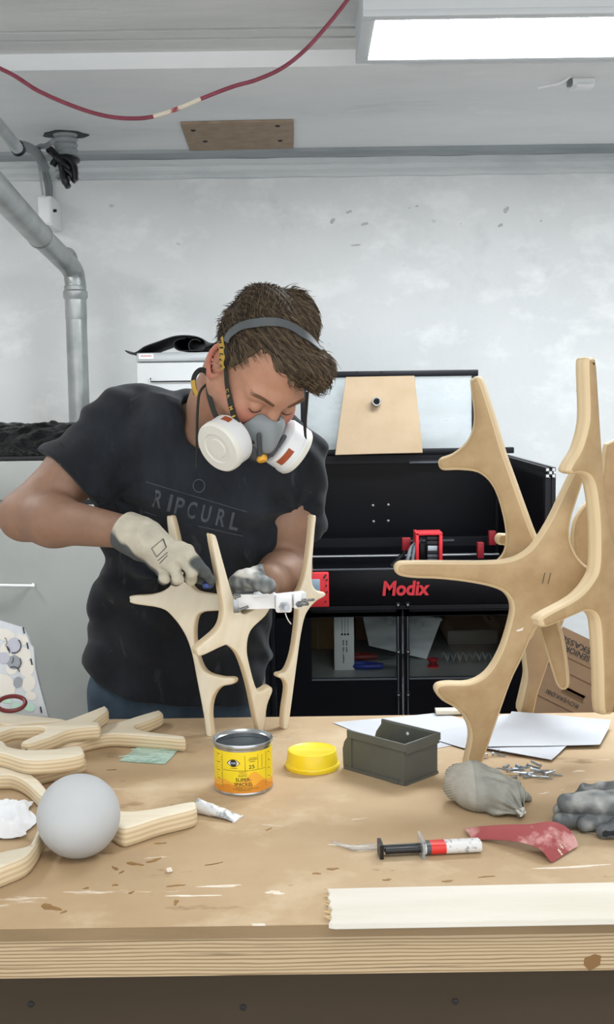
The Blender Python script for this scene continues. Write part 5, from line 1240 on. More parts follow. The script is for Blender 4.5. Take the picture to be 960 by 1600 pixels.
sdf_obj('glove_body', glove2, gx(950, 1285)+A(-.10, -.075, -.002), gx(950, 1285)+A(.12, .09, .10), .0018, attr_mat('dipped_glove', .6, bump=.2, bscale=150, mottle=.15, mscale=90), gl2, tint2)
# ================================================================== THE MAN
HC = A(-0.0859, 2.1324, 1.5954); HS = 1.058
hs, hf, hu = A(0.80161, 0.59222, -0.08188), A(0.31839, -0.53880, -0.77995), A(0.50601, -0.59915, 0.62046)
HM = np.stack([hs, hf, hu], 1).astype(np.float32)
def H(s, f, u): return HC+HS*(hs*s+hf*f+hu*u)
def Hd(s, f, u): return nrm(hs*s+hf*f+hu*u)
def toh(p): return (p-HC.astype(np.float32))@HM/HS
def head_sdf(q):
    d = ell(q, (0, -.014, .042), (.077, .097, .080))
    d = smin(d, ell(q, (0, .022, -.028), (.064, .070, .088)), .03)
    d = smin(d, ell(q, (0, .055, -.092), (.030, .028, .028)), .035)
    qa = np.abs(q[:, :1]); qs = np.concatenate([qa, q[:, 1:]], 1)
    d = smin(d, cone(qs, (.056, -.005, -.050), (.018, .062, -.098), .018, .018), .03)
    d = smin(d, cone(qs, (.006, .084, .020), (.044, .072, .018), .011, .010), .018)       # brow
    d = smin(d, sph(qs, (.043, .062, -.030), .022), .025)                                     # cheekbone
    d = smax(d, -ell(qs, (.033, .100, -.004), (.019, .020, .013)), .014)                      # eye socket
    d = smin(d, sph(qs, (.033, .0745, -.004), .0140), .004)                                   # closed lid over the eyeball
    d = smin(d, cone(q, (0, .086, .004), (0, .114, -.040), .0085, .0125), .012)               # nose
    d = smin(d, sph(qs, (.012, .100, -.046), .0085), .008)
    d = smin(d, ell(q, (0, .088, -.070), (.024, .012, .012)), .012)                           # mouth
    # ears
    ef, eu = q[:, 1]+.014+(q[:, 2]+.004)*.18, q[:, 2]+.004
    es = qa[:, 0]-(.0775-.42*ef)
    tap = 1-.22*np.clip(-eu/.034, 0, 1)
    rho = np.sqrt((ef/(.0185*tap))**2+(eu/.0335)**2)
    hel = np.sqrt(((rho-.90)*.021)**2+es**2)-.0042
    con = np.maximum(np.abs(es+.0085)-.0022, (rho-.95)*.018)
    ant = np.sqrt(((rho-.55)*.021)**2+(es+.006)**2)-.0022; ant = np.maximum(ant, ef*.6-.004)
    trg = sph(qs, (.0755, .0015, -.008), .006)
    e = smin(smin(hel, con, .003), smin(ant, trg, .004), .003)
    d = smin(d, e*.8, .003)
    d = smax(d, -ell(qs, (.078, -.008, -.006), (.010, .008, .013)), .003)
    return d
NB = at(322, 690, 2.335); HB = H(0, -.048, -.055)
SR, SL_ = at(205, 657, 2.37), at(455, 728, 2.36)
ER, WR = at(38, 806, 2.30), at(196, 831, 2.155)
EL, WL = at(452, 893, 2.36), at(420, 907, 2.19)
def arm_sdf(p, hand=True):
    a = chain(p, [SR, SR*.5+ER*.5, ER], [.058, .056, .048], .03)
    b = chain(p, [ER, ER*.70+WR*.30, WR], [.046, .048, .031], .03)
    d = smin(a, b, .022)
    c = chain(p, [SL_, SL_*.5+EL*.5, EL], [.052, .050, .044], .03); c = smin(c, chain(p, [EL, EL*.6+WL*.4, WL], [.044, .043, .032], .03), .02)
    return np.minimum(d, c)
CH0 = at(320, 760, 2.40); CH1 = at(275, 1000, 2.48)
def body_sdf(p):
    q = toh(p); d = head_sdf(q)*HS
    n = chain(p, [NB, NB*.45+HB*.55, HB], [.068, .060, .060], .02)
    d = smin(d, n, .03)
    t = smin(cone(p, NB, SR, .062, .055), cone(p, NB, SL_, .058, .05), .04)
    t = smin(t, cone(p, CH0, CH1, .10, .09), .05)
    d = smin(d, t, .03)
    return smin(d, arm_sdf(p), .025)
def skin_tint(p):
    q = toh(p); base = np.array(lin('#aa7d65')[:3]); arm = np.array(lin('#8b6b58')[:3]); red = np.array(lin('#b0685a')[:3])
    inhead = np.clip((.17-np.sqrt((q**2).sum(1)))/.04, 0, 1)[:, None]
    c = arm*(1-inhead)+base*inhead
    def blend(c, m, col, k): m = (np.clip(m, 0, 1)*k)[:, None]; return c*(1-m)+col*m
    qa = np.abs(q[:, 0])
    ear = np.clip((qa-.0735)/.006, 0, 1)*(np.abs(q[:, 2]+.004) < .045)*(np.abs(q[:, 1]+.014) < .03)
    c = blend(c, ear, red, .75)
    ck = np.exp(-(((qa-.045)/.022)**2+((q[:, 2]+.028)/.018)**2))*(q[:, 1] > .02); c = blend(c, ck, red, .65)
    ns = np.exp(-((q[:, 0]/.016)**2+((q[:, 2]+.035)/.02)**2))*(q[:, 1] > .08); c = blend(c, ns, red, .5)
    stub = np.clip((-.035-q[:, 2])/.02, 0, 1)*np.clip((q[:, 1]+.01)/.03, 0, 1)*inhead[:, 0]; c = blend(c, stub, np.array(lin('#8d6a58')[:3]), .6)
    c = c*(1+.07*fbm(p.astype(np.float32), 45, 2)[:, None]); return c
M_skin = attr_mat('skin', .55, bump=.06, bscale=260, sss=.06, mottle=.06, mscale=70)
man = thing('person', 'man in charcoal t-shirt and respirator bending over the plywood frame', 'person', (at(270, 1000, 2.5)[0], 2.5, 0))
body = sdf_obj('body', body_sdf, A(-.78, 1.86, .85), A(.14, 2.66, 1.82), .0032, M_skin, man, skin_tint)
# lashes and brows on the closed eyes
bt = tri_tree(body)
def on_head(s, u, lift=.001):
    o = H(s, .25, u); hit = bt.ray_cast(Vector(o), Vector(-hf)); return np.array(hit[0])+hf*lift if hit[0] is not None else None
M_brow = mat('brow_hair', '#6a4f3c', .8)
for sgn in (-1, 1):
    ls = [on_head(sgn*(.021+.024*t), -.0085-.004*math.sin(t*PI), .0006) for t in np.linspace(0, 1, 9)]
    ls = [p for p in ls if p is not None]
    if len(ls) > 3: MB().tube(ls, [.0006]+[.0011]*(len(ls)-2)+[.0006], 6).build('eyelash', mat('lash', '#3a2a22', .8), body)
    eb = MB()
    for t in np.linspace(0, 1, 26):
        for k in range(3):
            a = on_head(sgn*(.014+.040*t), .0185+.006*math.sin(t*2.2)+(k-1)*.0022, .0006)
            if a is not None: eb.tube([a, a+hs*sgn*.005+hu*.0008*(1-k)+hf*.0006], [.0005, .00015], 4)
    eb.build('eyebrow', M_brow, body)
# ---- hair
HAZ = [-180, -140, -118, -100, -86, -76, -66, -60, -56, -49, -40, -32, -17, -5, 12, 28, 42, 60, 75, 85, 100, 118, 140, 180]
HEL = [-38, -34, -14, 2, 10, -8, -6, 9, 27, 40, 42, 39, 33, 27, 18, 12, 8, 2, -8, 8, 2, -14, -34, -38]
def hair_core(q):
    d = ell(q, (0, -.016, .043), (.0815, .102, .085))
    d = smin(d, ell(q, (-.024, -.050, .098), (.045, .045, .036)), .025)
    d = smin(d, ell(q, (.038, -.040, .100), (.036, .055, .036)), .015)
    d = smin(d, ell(q, (.030, .058, .092), (.048, .034, .022)), .02)
    d = smin(d, ell(q, (.054, .066, .066), (.026, .026, .030)), .02)
    return d
def hair_sdf(p):
    q = toh(p); d = hair_core(q)
    c = q-np.array([0, -.014, .02], np.float32); az = np.degrees(np.arctan2(c[:, 0], c[:, 1])); rr_ = np.sqrt((c**2).sum(1))
    elv = np.degrees(np.arctan2(c[:, 2], np.hypot(c[:, 0], c[:, 1]))); hl = np.interp(az, HAZ, HEL)+2.2*np.sin(az*.35+2*np.sin(az*.13))
    edge = ((hl-elv)*PI/180*np.minimum(rr_, .13)).astype(np.float32)
    w = q@np.array([.86, -.46, .18], np.float32)
    rid = np.sin(w*520+2.2*np.sin(q[:, 1]*38)+1.5*np.sin(q[:, 2]*60))*.0011+np.sin(w*1150+3*np.sin(q[:, 1]*55+q[:, 2]*40))*.0007
    d = d-rid*1.0
    d = smax(d, edge*.9, .009)
    return d*HS
def hair_tint(p):
    q = toh(p); w = q@np.array([.86, -.46, .18], np.float32); n = .5+.5*np.sin(w*900+3*np.sin(q[:, 1]*50))*np.sin(w*330+1)
    g = np.clip(n*.7+.35*np.clip((q[:, 0]*4+q[:, 1]*4), -.5, 1), 0, 1)[:, None]
    return np.array(lin('#261f1a')[:3])*(1-g)+np.array(lin('#655643')[:3])*g
M_hair = attr_mat('hair', .72, bump=.2, bscale=300); M_hair.node_tree.nodes['Principled BSDF'].inputs['Specular IOR Level'].default_value = .2
hair = sdf_obj('hair', hair_sdf, HC-.19, HC+.2, .0022, M_hair, man, hair_tint)
hv = np.array([v.co[:] for v in hair.data.vertices])+ORI[hair.name]; hn = np.array([v.normal[:] for v in hair.data.vertices])
rs = np.random.RandomState(3); pick = rs.permutation(len(hv))[:5000]; sm_ = MB(); tcol = []
for i in pick:
    p, n_ = hv[i], hn[i]; q = toh(p[None].astype(np.float32))[0]
    if np.dot(n_, A(0, -1, .2)) < -.6: continue
    if q[2] < .0: fl_ = -hu*.9-hf*.3+hs*0
    elif q[1] > -.02: fl_ = hf*.55+hs*.75-hu*.35
    else: fl_ = hs*(.5 if q[0] > .01 else -.35)+hf*.55+hu*.15
    t_ = nrm(fl_+rs.randn(3)*.10); t_ = t_-n_*np.dot(t_, n_); t_ = nrm(t_); L_ = rs.uniform(.012, .026)
    P = [p-n_*.0005, p+t_*L_*.5+n_*.0010, p+t_*L_-n_*(.0008+L_*L_*3.0)]
    sm_.tube(P, [.0006, .0006, .0002], 3, caps=False)
    g_ = rs.rand()**1.5*.9; col = np.array(lin('#2a231d')[:3])*(1-g_)+np.array(lin('#85735c')[:3])*g_
    tcol += [col]*9
st_ = sm_.build('hair_strands', M_hair, hair, smooth=180, tint=np.array(tcol)); st_['kind'] = 'stuff'

# ---- t-shirt
rows = [(620, 250, 410, 2.33, .075), (660, 205, 455, 2.345, .10), (700, 186, 482, 2.36, .118), (760, 176, 485, 2.375, .128), (850, 163, 462, 2.41, .128), (950, 147, 434, 2.45, .122), (1045, 131, 416, 2.49, .125), (1120, 130, 412, 2.50, .130)]
rz_, rcx, ra, ry_, rb_ = [], [], [], [], []
for (py, xl, xr, Yc, b) in rows:
    l, r = at(xl, py, Yc), at(xr, py, Yc); rz_.append((l[2]+r[2])/2); rcx.append((l[0]+r[0])/2); ra.append((r[0]-l[0])/2); ry_.append(Yc); rb_.append(b)
o_ = np.argsort(rz_); rz_, rcx, ra, ry_, rb_ = [np.array(v)[o_] for v in (rz_, rcx, ra, ry_, rb_)]
SRe, SLe = at(113, 748, 2.332), at(469, 838, 2.385)
dR, dL = nrm(SRe-SR), nrm(SLe-SL_)
HEMX = [at(x, 1080, 2.42)[0] for x in (128, 150, 200, 270, 412)]; HEMZ = [at(x, y, 2.40)[2] for x, y in ((128, 1050), (150, 1072), (200, 1088), (270, 1098), (412, 1105))]
def shirt_sdf(p):
    z = p[:, 2]; cx = np.interp(z, rz_, rcx); a = np.interp(z, rz_, ra); cy = np.interp(z, rz_, ry_); b = np.interp(z, rz_, rb_)
    k = (np.abs((p[:, 0]-cx)/a)**2.4+np.abs((p[:, 1]-cy)/b)**2.4)**(1/2.4)
    d = ((k-1)*np.minimum(a, b)*.9).astype(np.float32)
    d = np.maximum(d, z-rz_[-1])
    d = smin(d, chain(p, [NB+A(-.03, .01, .01), SR*.45+NB*.55+A(0, 0, .012), SR], [.062, .064, .068], .03), .05)
    d = smin(d, chain(p, [NB+A(.02, .01, -.01), SL_*.5+NB*.5+A(0, 0, .005), SL_], [.06, .062, .066], .03), .05)
    slr = cone(p, SR, SRe+dR*.03, .073, .086); hR = (p-SRe.astype(np.float32))@dR.astype(np.float32)
    slr = smin(slr, cone(p, SR+A(0, 0, -.02), at(150, 770, 2.335), .06, .052), .03)
    cut = hR+.035*((p-SRe.astype(np.float32))@np.array([.5, 0, -.5], np.float32))*0
    slr = smax(slr, cut, .004)
    sll = cone(p, SL_, SLe+dL*.03, .066, .056); hL = (p-SLe.astype(np.float32))@dL.astype(np.float32); sll = smax(sll, hL, .004)
    d = smin(d, slr, .022); d = smin(d, sll, .022)
    # openings
    d = smax(d, -np.maximum(cone(p, SRe-dR*.03, SRe+dR*.05, .061, .064), -(hR+.03)), .003)
    d = smax(d, -np.maximum(cone(p, SLe-dL*.03, SLe+dL*.05, .046, .044), -(hL+.03)), .003)
    d = smax(d, -cone(p, NB+(HB-NB)*.12, NB+(HB-NB)*1.3, .066, .085), .008)
    # folds
    f = np.sin(p@np.array([42, 10, -26], np.float32)+1.8*np.sin(p@np.array([14, 6, 22], np.float32)))*.0045
    f += np.sin(p@np.array([20, 12, 62], np.float32)+2.2*np.sin(p@np.array([28, 5, 9], np.float32)))*.0028
    f += fbm(p, 38, 12)*.004
    for (ap, sx_) in ((at(178, 778, 2.32), 1), (at(462, 800, 2.32), -1), (at(250, 900, 2.33), 1)):
        v_ = p-ap.astype(np.float32); an_ = np.arctan2(v_[:, 2], v_[:, 0]*sx_); ds_ = np.sqrt((v_**2).sum(1)); f += np.sin(an_*7+ds_*14)*.0042*np.clip(ds_/.05, 0, 1)*np.clip(1.25-ds_/.16, 0, 1)
    d = d-f.astype(np.float32)
    return smax(d, (np.interp(p[:, 0], HEMX, HEMZ)-z).astype(np.float32), .006)
M_shirt = mat('charcoal_cotton', '#090d14', .92, col2='#0f141c', nscale=7, lo=.35, hi=.7, bump=.12, bscale=500, sheen=.06,
              layers=[('#2a3038', 5, 8, .47, .74, (1, 1, .5)), ('#484d54', 14, 10, .60, .78, (1.6, 1.6, .3)), ('#8d8f90', 60, 3, .76, .80, (1, 1, 1))])
shirt = sdf_obj('t_shirt', shirt_sdf, A(-.60, 2.10, .84), A(.16, 2.66, 1.66), .004, M_shirt, man)
shirt['label'] = 'faded charcoal t-shirt with faint chest print'
# collar rib
stt = tri_tree(shirt)
ndir = nrm(HB-NB); cu, cw = perp(ndir)
# chest print, laid on the cloth
M_prn = mat('faint_print', '#50555b', .9, col2='#3a3e44', nscale=30)
def project_text(txt, px_c, w, ang, mat_, bold=.02, hgt=None):
    V, Fs = text_mesh(txt, 1, bold); e = V.max(0)-V.min(0); out = []
    hh_ = hgt or w*e[1]/e[0]
    for v in V:
        x, y = v[0]*w/e[0], -v[1]*hh_/e[1]
        px = px_c[0]+x*math.cos(ang)-y*math.sin(ang); py = px_c[1]+x*math.sin(ang)+y*math.cos(ang)
        d = ray(px, py); h = stt.ray_cast(Vector(CAM), Vector(nrm(d)))
        out.append(np.array(h[0])-nrm(d)*.0012 if h[0] is not None else at(px, py, 2.3))
    return out, Fs
mb = MB()
for i, (ch, x, y) in enumerate((('R', 247, 780), ('I', 266, 786), ('P', 281, 791), ('C', 300, 797), ('U', 322, 803), ('R', 346, 809), ('L', 367, 815))):
    V, Fs = project_text(ch, (x, y), 5 if ch == 'I' else 14, .22, M_prn, .02, 27); mb.add(V, Fs)
mb.build('chest_print', M_prn, shirt, smooth=0)
ln = MB()
for (x0, y0, x1, y1) in ((228, 753, 386, 800), (226, 800, 245, 806), (310, 822, 380, 838)):
    P = []
    for t in np.linspace(0, 1, 24):
        d = nrm(ray(x0+(x1-x0)*t, y0+(y1-y0)*t)); h = stt.ray_cast(Vector(CAM), Vector(d))
        if h[0] is not None: P.append(np.array(h[0])-d*.0004)
    if len(P) > 2: ln.tube(P, .0009, 5)
ln.build('print_line', M_prn, shirt)
P = []
for t in np.linspace(0, 2*PI, 20):
    d = nrm(ray(311+9*math.cos(t), 759+10*math.sin(t))); h = stt.ray_cast(Vector(CAM), Vector(d))
    if h[0] is not None: P.append(np.array(h[0])-d*.0004)
if len(P) > 2: MB().tube(P, .0012, 5).build('print_emblem', M_prn, shirt)
# ---- jeans and shoes
hz = at(270, 1090, 2.5); hipL, hipR = A(hz[0]+.09, 2.5, .90), A(hz[0]-.09, 2.5, .90)
def jeans_sdf(p):
    d = ell(p, A(hz[0], 2.5, .93), (.172, .112, .12))
    for h, sx in ((hipL, 1), (hipR, -1)):
        d = smin(d, chain(p, [h, h+A(.03*sx, -.01, -.40), h+A(.045*sx, .03, -.83)], [.095, .066, .056], .03), .03)
    d = d-fbm(p, 30, 21)*.004
    return smax(np.maximum(d, p[:, 2]-1.0), .06-p[:, 2], .004)
M_jean = mat('blue_denim', '#33414f', .9, col2='#465767', nscale=12, bump=.15, bscale=400)
sdf_obj('jeans', jeans_sdf, A(hz[0]-.26, 2.32, .04), A(hz[0]+.26, 2.70, 1.02), .006, M_jean, man)
M_shoe = mat('dark_shoe', '#26262a', .6)
for h, sx in ((hipL, 1), (hipR, -1)):
    an = h+A(.045*sx, .03, -.83)
    def shoe(p, an=an, sx=sx):
        d = smin(cone(p, an+A(0, .02, -.02), an+A(.01*sx, -.16, -.035), .042, .034), ell(p, an+A(.005*sx, -.07, -.04), (.046, .13, .034)), .03)
        return np.maximum(d, .0005-p[:, 2])
    sdf_obj('shoe', shoe, an+A(-.1, -.25, -.08), an+A(.1, .12, .07), .005, M_shoe, man)
# ---- right glove (left in the photo)
M_wg = attr_mat('work_glove', .85, bump=.2, bscale=380, mottle=.10, mscale=55)
K = dict(i=at(294, 860, 2.085), m=at(287, 877, 2.078), r=at(272, 889, 2.082), p=at(254, 893, 2.10))
FI = [(K['i'], at(309, 882, 2.07), at(320, 895, 2.08), at(329, 906, 2.095)),
      (K['m'], at(300, 893, 2.065), at(298, 905, 2.085), at(292, 903, 2.11)),
      (K['r'], at(279, 905, 2.07), at(276, 908, 2.10), at(275, 900, 2.12)),
      (K['p'], at(257, 904, 2.08), at(255, 906, 2.11), at(256, 896, 2.125))]
TH = (at(255, 862, 2.12), at(290, 880, 2.12), at(312, 900, 2.125), at(327, 911, 2.12))
PC_ = at(248, 858, 2.115)
CUF = at(204, 834, 2.15)
def gl_r(p):
    d = chain(p, [CUF, at(222, 842, 2.14), PC_], [.037, .036, .034], .02)
    for k in 'imrp': d = smin(d, cone(p, PC_+A(-.01, 0, .004), K[k], .026, .0125), .010)
    for f, r0 in zip(FI, (.0102, .0106, .0102, .0095)): 
        c = chain(p, f, [r0*1.1, r0, r0*.95, r0*.85], .006); d = smin(d, c, .0025)
    d = smin(d, chain(p, TH, [.020, .014, .0125, .010], .008), .010)
    d = d-(fbm(p, 90, 31)*.0012+np.sin(p@np.array([160, 40, -60], np.float32))*.0006)
    hW = (p-CUF.astype(np.float32))@nrm(PC_-CUF).astype(np.float32)
    rim = cone(p, CUF-nrm(PC_-CUF)*.012, CUF-nrm(PC_-CUF)*.006, .0385, .0385); d = smin(d, np.abs(rim)*1.0+.0 if False else rim, .006)
    d = np.maximum(d, -(hW+.016))
    return smax(d, -np.maximum(cone(p, CUF-nrm(PC_-CUF)*.05, CUF, .0345, .0335), hW+.004), .002)
def gl_tint(p):
    cream = np.array(lin('#b9b3a2')[:3]); grey = np.array(lin('#4d5152')[:3]); n = fbm(p, 120, 7)
    m = np.full(len(p), 0.0)
    for f in FI[:1]+[TH]:
        m = np.maximum(m, np.clip((.019-cone(p, f[1], f[3], .0))/.006, 0, 1))
    for f in FI[1:]: m = np.maximum(m, np.clip((.014-sph(p, (f[3]+f[2])/2, .0))/.004, 0, 1))
    # palm side is dipped too
    under = np.clip((-(p-PC_.astype(np.float32))@nrm(A(.30, -.55, .62)).astype(np.float32)-.008+n*.004)/.008, 0, 1)
    m = np.maximum(m, under)[:, None]
    dirt = np.clip(fbm(p, 60, 9)*.5, 0, 1)[:, None]*.35
    c = cream*(1-dirt)+np.array(lin('#8f8a7c')[:3])*dirt
    return c*(1-m)+grey*m
gr_ = sdf_obj('glove', gl_r, at(245, 870, 2.11)+A(-.10, -.09, -.09), at(245, 870, 2.11)+A(.14, .09, .09), .0017, M_wg, man, gl_tint)
gr_['label'] = 'cream work glove with grey rubber fingertips'
gt_ = tri_tree(gr_)
lm = MB()
def gpatch(poly):
    V = []
    for x, y in poly:
        d = nrm(ray(x, y)); h = gt_.ray_cast(Vector(CAM), Vector(d)); V.append(np.array(h[0])-d*.0007 if h[0] is not None else at(x, y, 2.06))
    return V
def gstrip(a, b, w):
    P = []
    for t in np.linspace(0, 1, 7):
        x, y = a[0]+(b[0]-a[0])*t, a[1]+(b[1]-a[1])*t; d = nrm(ray(x, y)); h = gt_.ray_cast(Vector(CAM), Vector(d))
        if h[0] is not None: P.append(np.array(h[0])-d*.0002)
    if len(P) > 2: lm.tube(P, w, 6, flat=.4)
for a, b in (((237, 857), (255, 842)), ((255, 842), (260, 855)), ((260, 855), (245, 870)), ((245, 870), (237, 857)), ((250, 880), (262, 868)), ((247, 876), (262, 863))): gstrip(a, b, .0016)
lm.build('glove_print', mat('glove_print_grey', '#4e5153', .8), gr_)
# ---- left glove
LW = at(418, 905, 2.185); LP = at(388, 912, 2.155)
TL = (at(390, 906, 2.125), at(404, 909, 2.103), at(416, 914, 2.090), at(423, 917, 2.086))
FL = [(at(372, 915, 2.14), at(366, 926, 2.15), at(368, 938, 2.165), at(376, 944, 2.175)),
      (at(380, 918, 2.15), at(378, 930, 2.165), at(382, 942, 2.18), at(390, 946, 2.19)),
      (at(392, 919, 2.16), at(393, 932, 2.175), at(398, 942, 2.19), at(404, 944, 2.195)),
      (at(403, 918, 2.17), at(407, 930, 2.185), at(412, 938, 2.195), at(416, 940, 2.20))]
def gl_l(p):
    d = cone(p, LW+A(-.01, .01, 0), LP, .028, .027); d = smin(d, ell(p, at(382, 909, 2.15), (.030, .034, .021)), .012)
    for f in FL: d = smin(d, chain(p, f, [.0125, .0115, .011, .0095], .006), .005)
    d = smin(d, chain(p, TL, [.0175, .0145, .0140, .0115], .008), .008)
    return d-(fbm(p, 90, 41)*.0007+np.sin(p@np.array([420, 60, -80], np.float32))*.0005)
def gl_tint2(p):
    g0, g1 = np.array(lin('#55595a')[:3]), np.array(lin('#8d9191')[:3]); t = np.clip(.4+.6*fbm(p, 170, 8)+.4*fbm(p, 70, 3), 0, 1)[:, None]; c = g0*(1-t)+g1*t
    pale = (np.clip((p[:, 2]-at(380, 899, 2.15)[2])/.004, 0, 1)*np.clip((at(404, 900, 2.15)[0]-p[:, 0])/.01, 0, 1))[:, None]
    return c*(1-pale)+np.array(lin('#cfcdc6')[:3])*pale
g2_ = sdf_obj('glove', gl_l, at(395, 920, 2.15)+A(-.075, -.09, -.06), at(395, 920, 2.15)+A(.085, .09, .06), .0017, M_wg, man, gl_tint2)
g2_['label'] = 'grey rubber-dipped work glove holding the bracket'
# ---- small tool in the right hand
tl_ = thing('hand_tool', 'small blue-capped blade held in the right glove', 'tool', at(322, 918, 2.10))
MB().tube([at(297, 885, 2.10), at(312, 897, 2.105), at(333, 908, 2.11)], [.003, .0045, .004], 8, flat=.4).build('blade', M_steel, tl_)
MB().box(at(317, 920, 2.098), at(330, 911, 2.098)+A(0, .016, 0), bev=.003).build('grip', mat('blue_plastic', '#1f3f86', .35), tl_)
MB().cyl(at(323, 915, 2.097), at(323, 915, 2.088), .0035, seg=10).build('knob', mat('blue_plastic', '#1f3f86', .35), tl_)

# ================================================================== RESPIRATOR
rp = thing('respirator', 'grey half-mask respirator with two white filters worn by the man', 'respirator', H(0, .10, -.12))
M_rgrey = mat('respirator_grey', '#7d8386', .45); M_rdark = mat('respirator_dark', '#3e4246', .5)
def cup(p):
    q = toh(p)
    d = ell(q, (0, .088, -.044), (.042, .044, .037))
    d = smin(d, cone(q, (0, .106, -.022), (0, .124, -.046), .014, .017), .016)
    d = smin(d, ell(q, (0, .055, -.082), (.054, .044, .034)), .025)
    sid = np.abs(q[:, 0])*.80+(q[:, 1]-.148)*.60+(q[:, 2]+.035)*.10; d = smax(d, sid, .006)
    hd = head_sdf(q)
    d = smax(d, -(hd-.001), .004)
    d = smax(d, (hd-.05), .01)
    return d*HS
cu_o = sdf_obj('face_cup', cup, H(0, .09, -.06)-.12, H(0, .09, -.06)+.12, .0022, M_rgrey, rp)
def yoke(p):
    q = toh(p); qs = np.concatenate([np.abs(q[:, :1]), q[:, 1:]], 1)
    d = cone(qs, (.0, .116, -.076), (.046, .096, -.076), .017, .017)
    d = smin(d, ell(q, (0, .122, -.076), (.022, .016, .018)), .01)
    d = smin(d, cone(qs, (.012, .136, -.062), (.027, .120, -.030), .0045, .004), .005)
    return d*HS
sdf_obj('yoke', yoke, H(0, .1, -.09)-.11, H(0, .1, -.09)+.11, .0022, M_rdark, rp)
bp_ = H(-.002, .138, -.074)
MB().lathe([(0, .005), (.008, .004), (.0100, .001), (.0100, -.006)], bp_, Hd(0, .95, -.25), 20).build('release_button', mat('amber_button', '#e0a432', .4), rp)
M_filt = mat('filter_white', '#dcdfe1', .45); M_filt2 = mat('filter_cream', '#d9d8d0', .5)
for sg in (-1, 1):
    c = H(sg*.062, .104, -.073); ax = Hd(sg*.85, .50, -.15)
    R_ = .0445*HS
    b_o = MB().lathe([(R_*.5, -.026), (R_*.72, -.023), (R_*.97, -.016), (R_, -.013), (R_, .012), (R_*1.03, .0125), (R_*1.03, .017)], c, ax, 48).build('filter', M_filt, rp)
    MB().lathe([(R_*1.03, .0171), (R_*1.02, .024), (R_*.96, .0275), (R_*.62, .0285), (R_*.60, .0265), (R_*.40, .0265), (R_*.38, .0285), (0, .0285)], c, ax, 48).build('filter_cap', M_filt2, b_o)
    # brown class label round the rim
    G = []; u_, w_ = perp(ax)
    vdir = nrm(CAM-c); a0 = math.atan2(np.dot(vdir, w_), np.dot(vdir, u_)); updir = math.atan2(np.dot(A(0, 0, 1), w_), np.dot(A(0, 0, 1), u_))
    ac = updir+.35*(1 if math.sin(a0-updir) > 0 else -1) if sg < 0 else a0-.45*(1 if math.sin(updir-a0) > 0 else -1)
    for a in np.linspace(ac-(.20 if sg < 0 else .42), ac+(.20 if sg < 0 else .42), 10):
        G.append([c+ax*h+(R_*1.006)*(u_*math.cos(a)+w_*math.sin(a)) for h in (-.009, .004)])
    MB().grid(G).build('class_label', mat('filter_label_brown', '#9a4a2c', .5, col2='#c0784f', nscale=90, lo=.6, hi=.65), b_o)
# straps, laid on head and hair
hb = BVHTree.FromPolygons([Vector(v) for v in hv], [tuple(p.vertices) for p in hair.data.polygons])
def surf(x, y, lift, fallback=2.06):
    d = nrm(ray(x, y)); best = None
    for t in (hb, bt):
        h = t.ray_cast(Vector(CAM), Vector(d))
        if h[0] is not None and (best is None or h[3] < best[1]): best = (np.array(h[0]), h[3], np.array(h[1]))
    if best is None: return at(x, y, fallback), -d
    n_ = best[2] if np.dot(best[2], d) < 0 else -best[2]
    return best[0]+n_*lift, n_
def ribbon(mb, P, Nn, w, th=.0016):
    P = [np.asarray(p) for p in P]; G = []
    for i, p in enumerate(P):
        t = nrm(P[min(i+1, len(P)-1)]-P[max(i-1, 0)]); b = np.cross(Nn[i], t); b = nrm(b); ww = w if np.isscalar(w) else w[i]
        G.append([p-b*ww/2, p, p+b*ww/2])
    mb.grid(G, th); return mb
def strap(name, px, w, m, lift=.004, Ys=None):
    pts = spline([A(x, y, 0) for x, y in px], 6); P, Nn = [], []
    for q_ in pts:
        p, n_ = surf(q_[0], q_[1], lift); P.append(p); Nn.append(n_)
    P = np.array(P); Nn = np.array(Nn)
    for _ in range(4):
        P[1:-1] = (P[:-2]+2*P[1:-1]+P[2:])/4; Nn[1:-1] = (Nn[:-2]+2*Nn[1:-1]+Nn[2:])/4
    Nn /= np.linalg.norm(Nn, axis=1, keepdims=True)
    ribbon(MB(), P+Nn*lift*.4, Nn, w, .0018).build(name, m, rp, smooth=60); return P+Nn*lift*.4, Nn
M_band = mat('rubber_band', '#4b4f52', .6); M_strap = mat('black_webbing', '#23241f', .8); M_gold = mat('gold_lettering', '#b3923c', .6)
strap('head_band', [(358, 534), (366, 521), (384, 510), (410, 504), (436, 506), (462, 517), (482, 533), (498, 552)], .015, M_band, .006)
pts_ = spline([A(x, y, 0) for x, y in ((356, 530), (357, 550), (357, 575), (358, 598), (361, 618))], 5); P_, N_ = [], []
for q_ in pts_:
    p, n_ = surf(q_[0], q_[1], .006); P_.append(p); N_.append(n_)
e_ = H(-.030, .124, -.052); p_ = P_[-1]
for t in np.linspace(.08, 1, 14): P_.append(p_*(1-t)+e_*t+Hd(-.75, .65, .1)*.017*math.sin(t*PI)); N_.append(nrm(N_[len(pts_)-1]*(1-t)+Hd(-.6, .8, .1)*t))
P_, N_ = np.array(P_), np.array(N_)
for _ in range(3):
    P_[1:-1] = (P_[:-2]+2*P_[1:-1]+P_[2:])/4; N_[1:-1] = (N_[:-2]+2*N_[1:-1]+N_[2:])/4
N_ /= np.linalg.norm(N_, axis=1, keepdims=True)
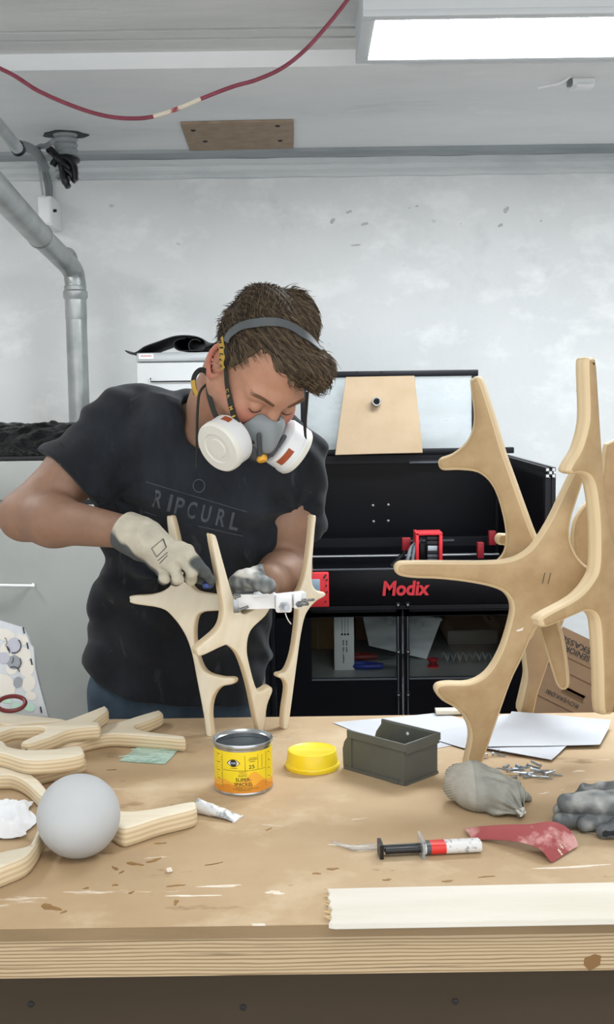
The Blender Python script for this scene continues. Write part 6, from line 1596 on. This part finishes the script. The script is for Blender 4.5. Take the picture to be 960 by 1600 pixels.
ribbon(MB(), P_, N_, .0115, .0018).build('side_strap', M_strap, rp, smooth=60)
tx_ = MB()
def letters(txt, P, N, i0, i1, size, flip=False):
    n = len(txt)
    for k_, chh in enumerate(txt):
        i = int(i0+(i1-i0)*(k_+.5)/n); p = P[i]; t = nrm(P[min(i+1, len(P)-1)]-P[i-1]); nn = N[i]; b = nrm(np.cross(nn, t))
        if np.dot(np.cross(t, b), nn) < 0: b = -b
        if chh != ' ': flat_text(tx_, chh, p, t, b, size*(.35 if chh == 'I' else .8), size, .0012, bold=.02)
letters('CAMILLA', P_, N_, int(len(P_)*.50), len(P_)-1, .0082)
tp_, tn_ = strap('gold_tab', [(354, 529), (353, 545), (354, 562), (357, 576)], .013, M_gold, .0085)
tx_.build('strap_lettering', M_gold, rp, smooth=0)
tx_ = MB(); letters('MILLA', tp_, tn_, 1, len(tp_)-2, .0085); tx_.build('tab_lettering', M_strap, rp, smooth=0)
# neck strap with its loop and cord
YN_ = 2.13
neckP = spline([at(341, 658, 2.085), at(333, 640, 2.10), at(327, 620, 2.12), at(325, 605, 2.14), at(327, 592, 2.16), at(322, 581, 2.165), at(313, 578, 2.165), at(305, 585, 2.16), at(302, 598, 2.155), at(306, 616, 2.15)], 5)
ribbon(MB(), neckP, [nrm(A(-.45, -.9, .1))]*len(neckP), .010, .0016).build('neck_strap', M_strap, rp, smooth=60)
ribbon(MB(), spline([at(301.5, 594, 2.152), at(303, 605, 2.150), at(308, 618, 2.148)], 5), [nrm(A(-.45, -.9, .1))]*11, .009, .0012).build('strap_end', M_gold, rp)
MB().tube(spline([at(326, 598, 2.145), at(313, 612, 2.14), at(309, 640, 2.13), at(308, 690, 2.13), at(307, 730, 2.14)], 5), .0026, 7).build('cord', M_strap, rp)
ribbon(MB(), spline([at(480, 612, 2.06), at(478, 640, 2.055), at(476, 668, 2.05), at(477, 684, 2.06)], 5), [nrm(A(-.9, -.45, .1))]*16, .010, .0016).build('side_strap', M_strap, rp, smooth=60)
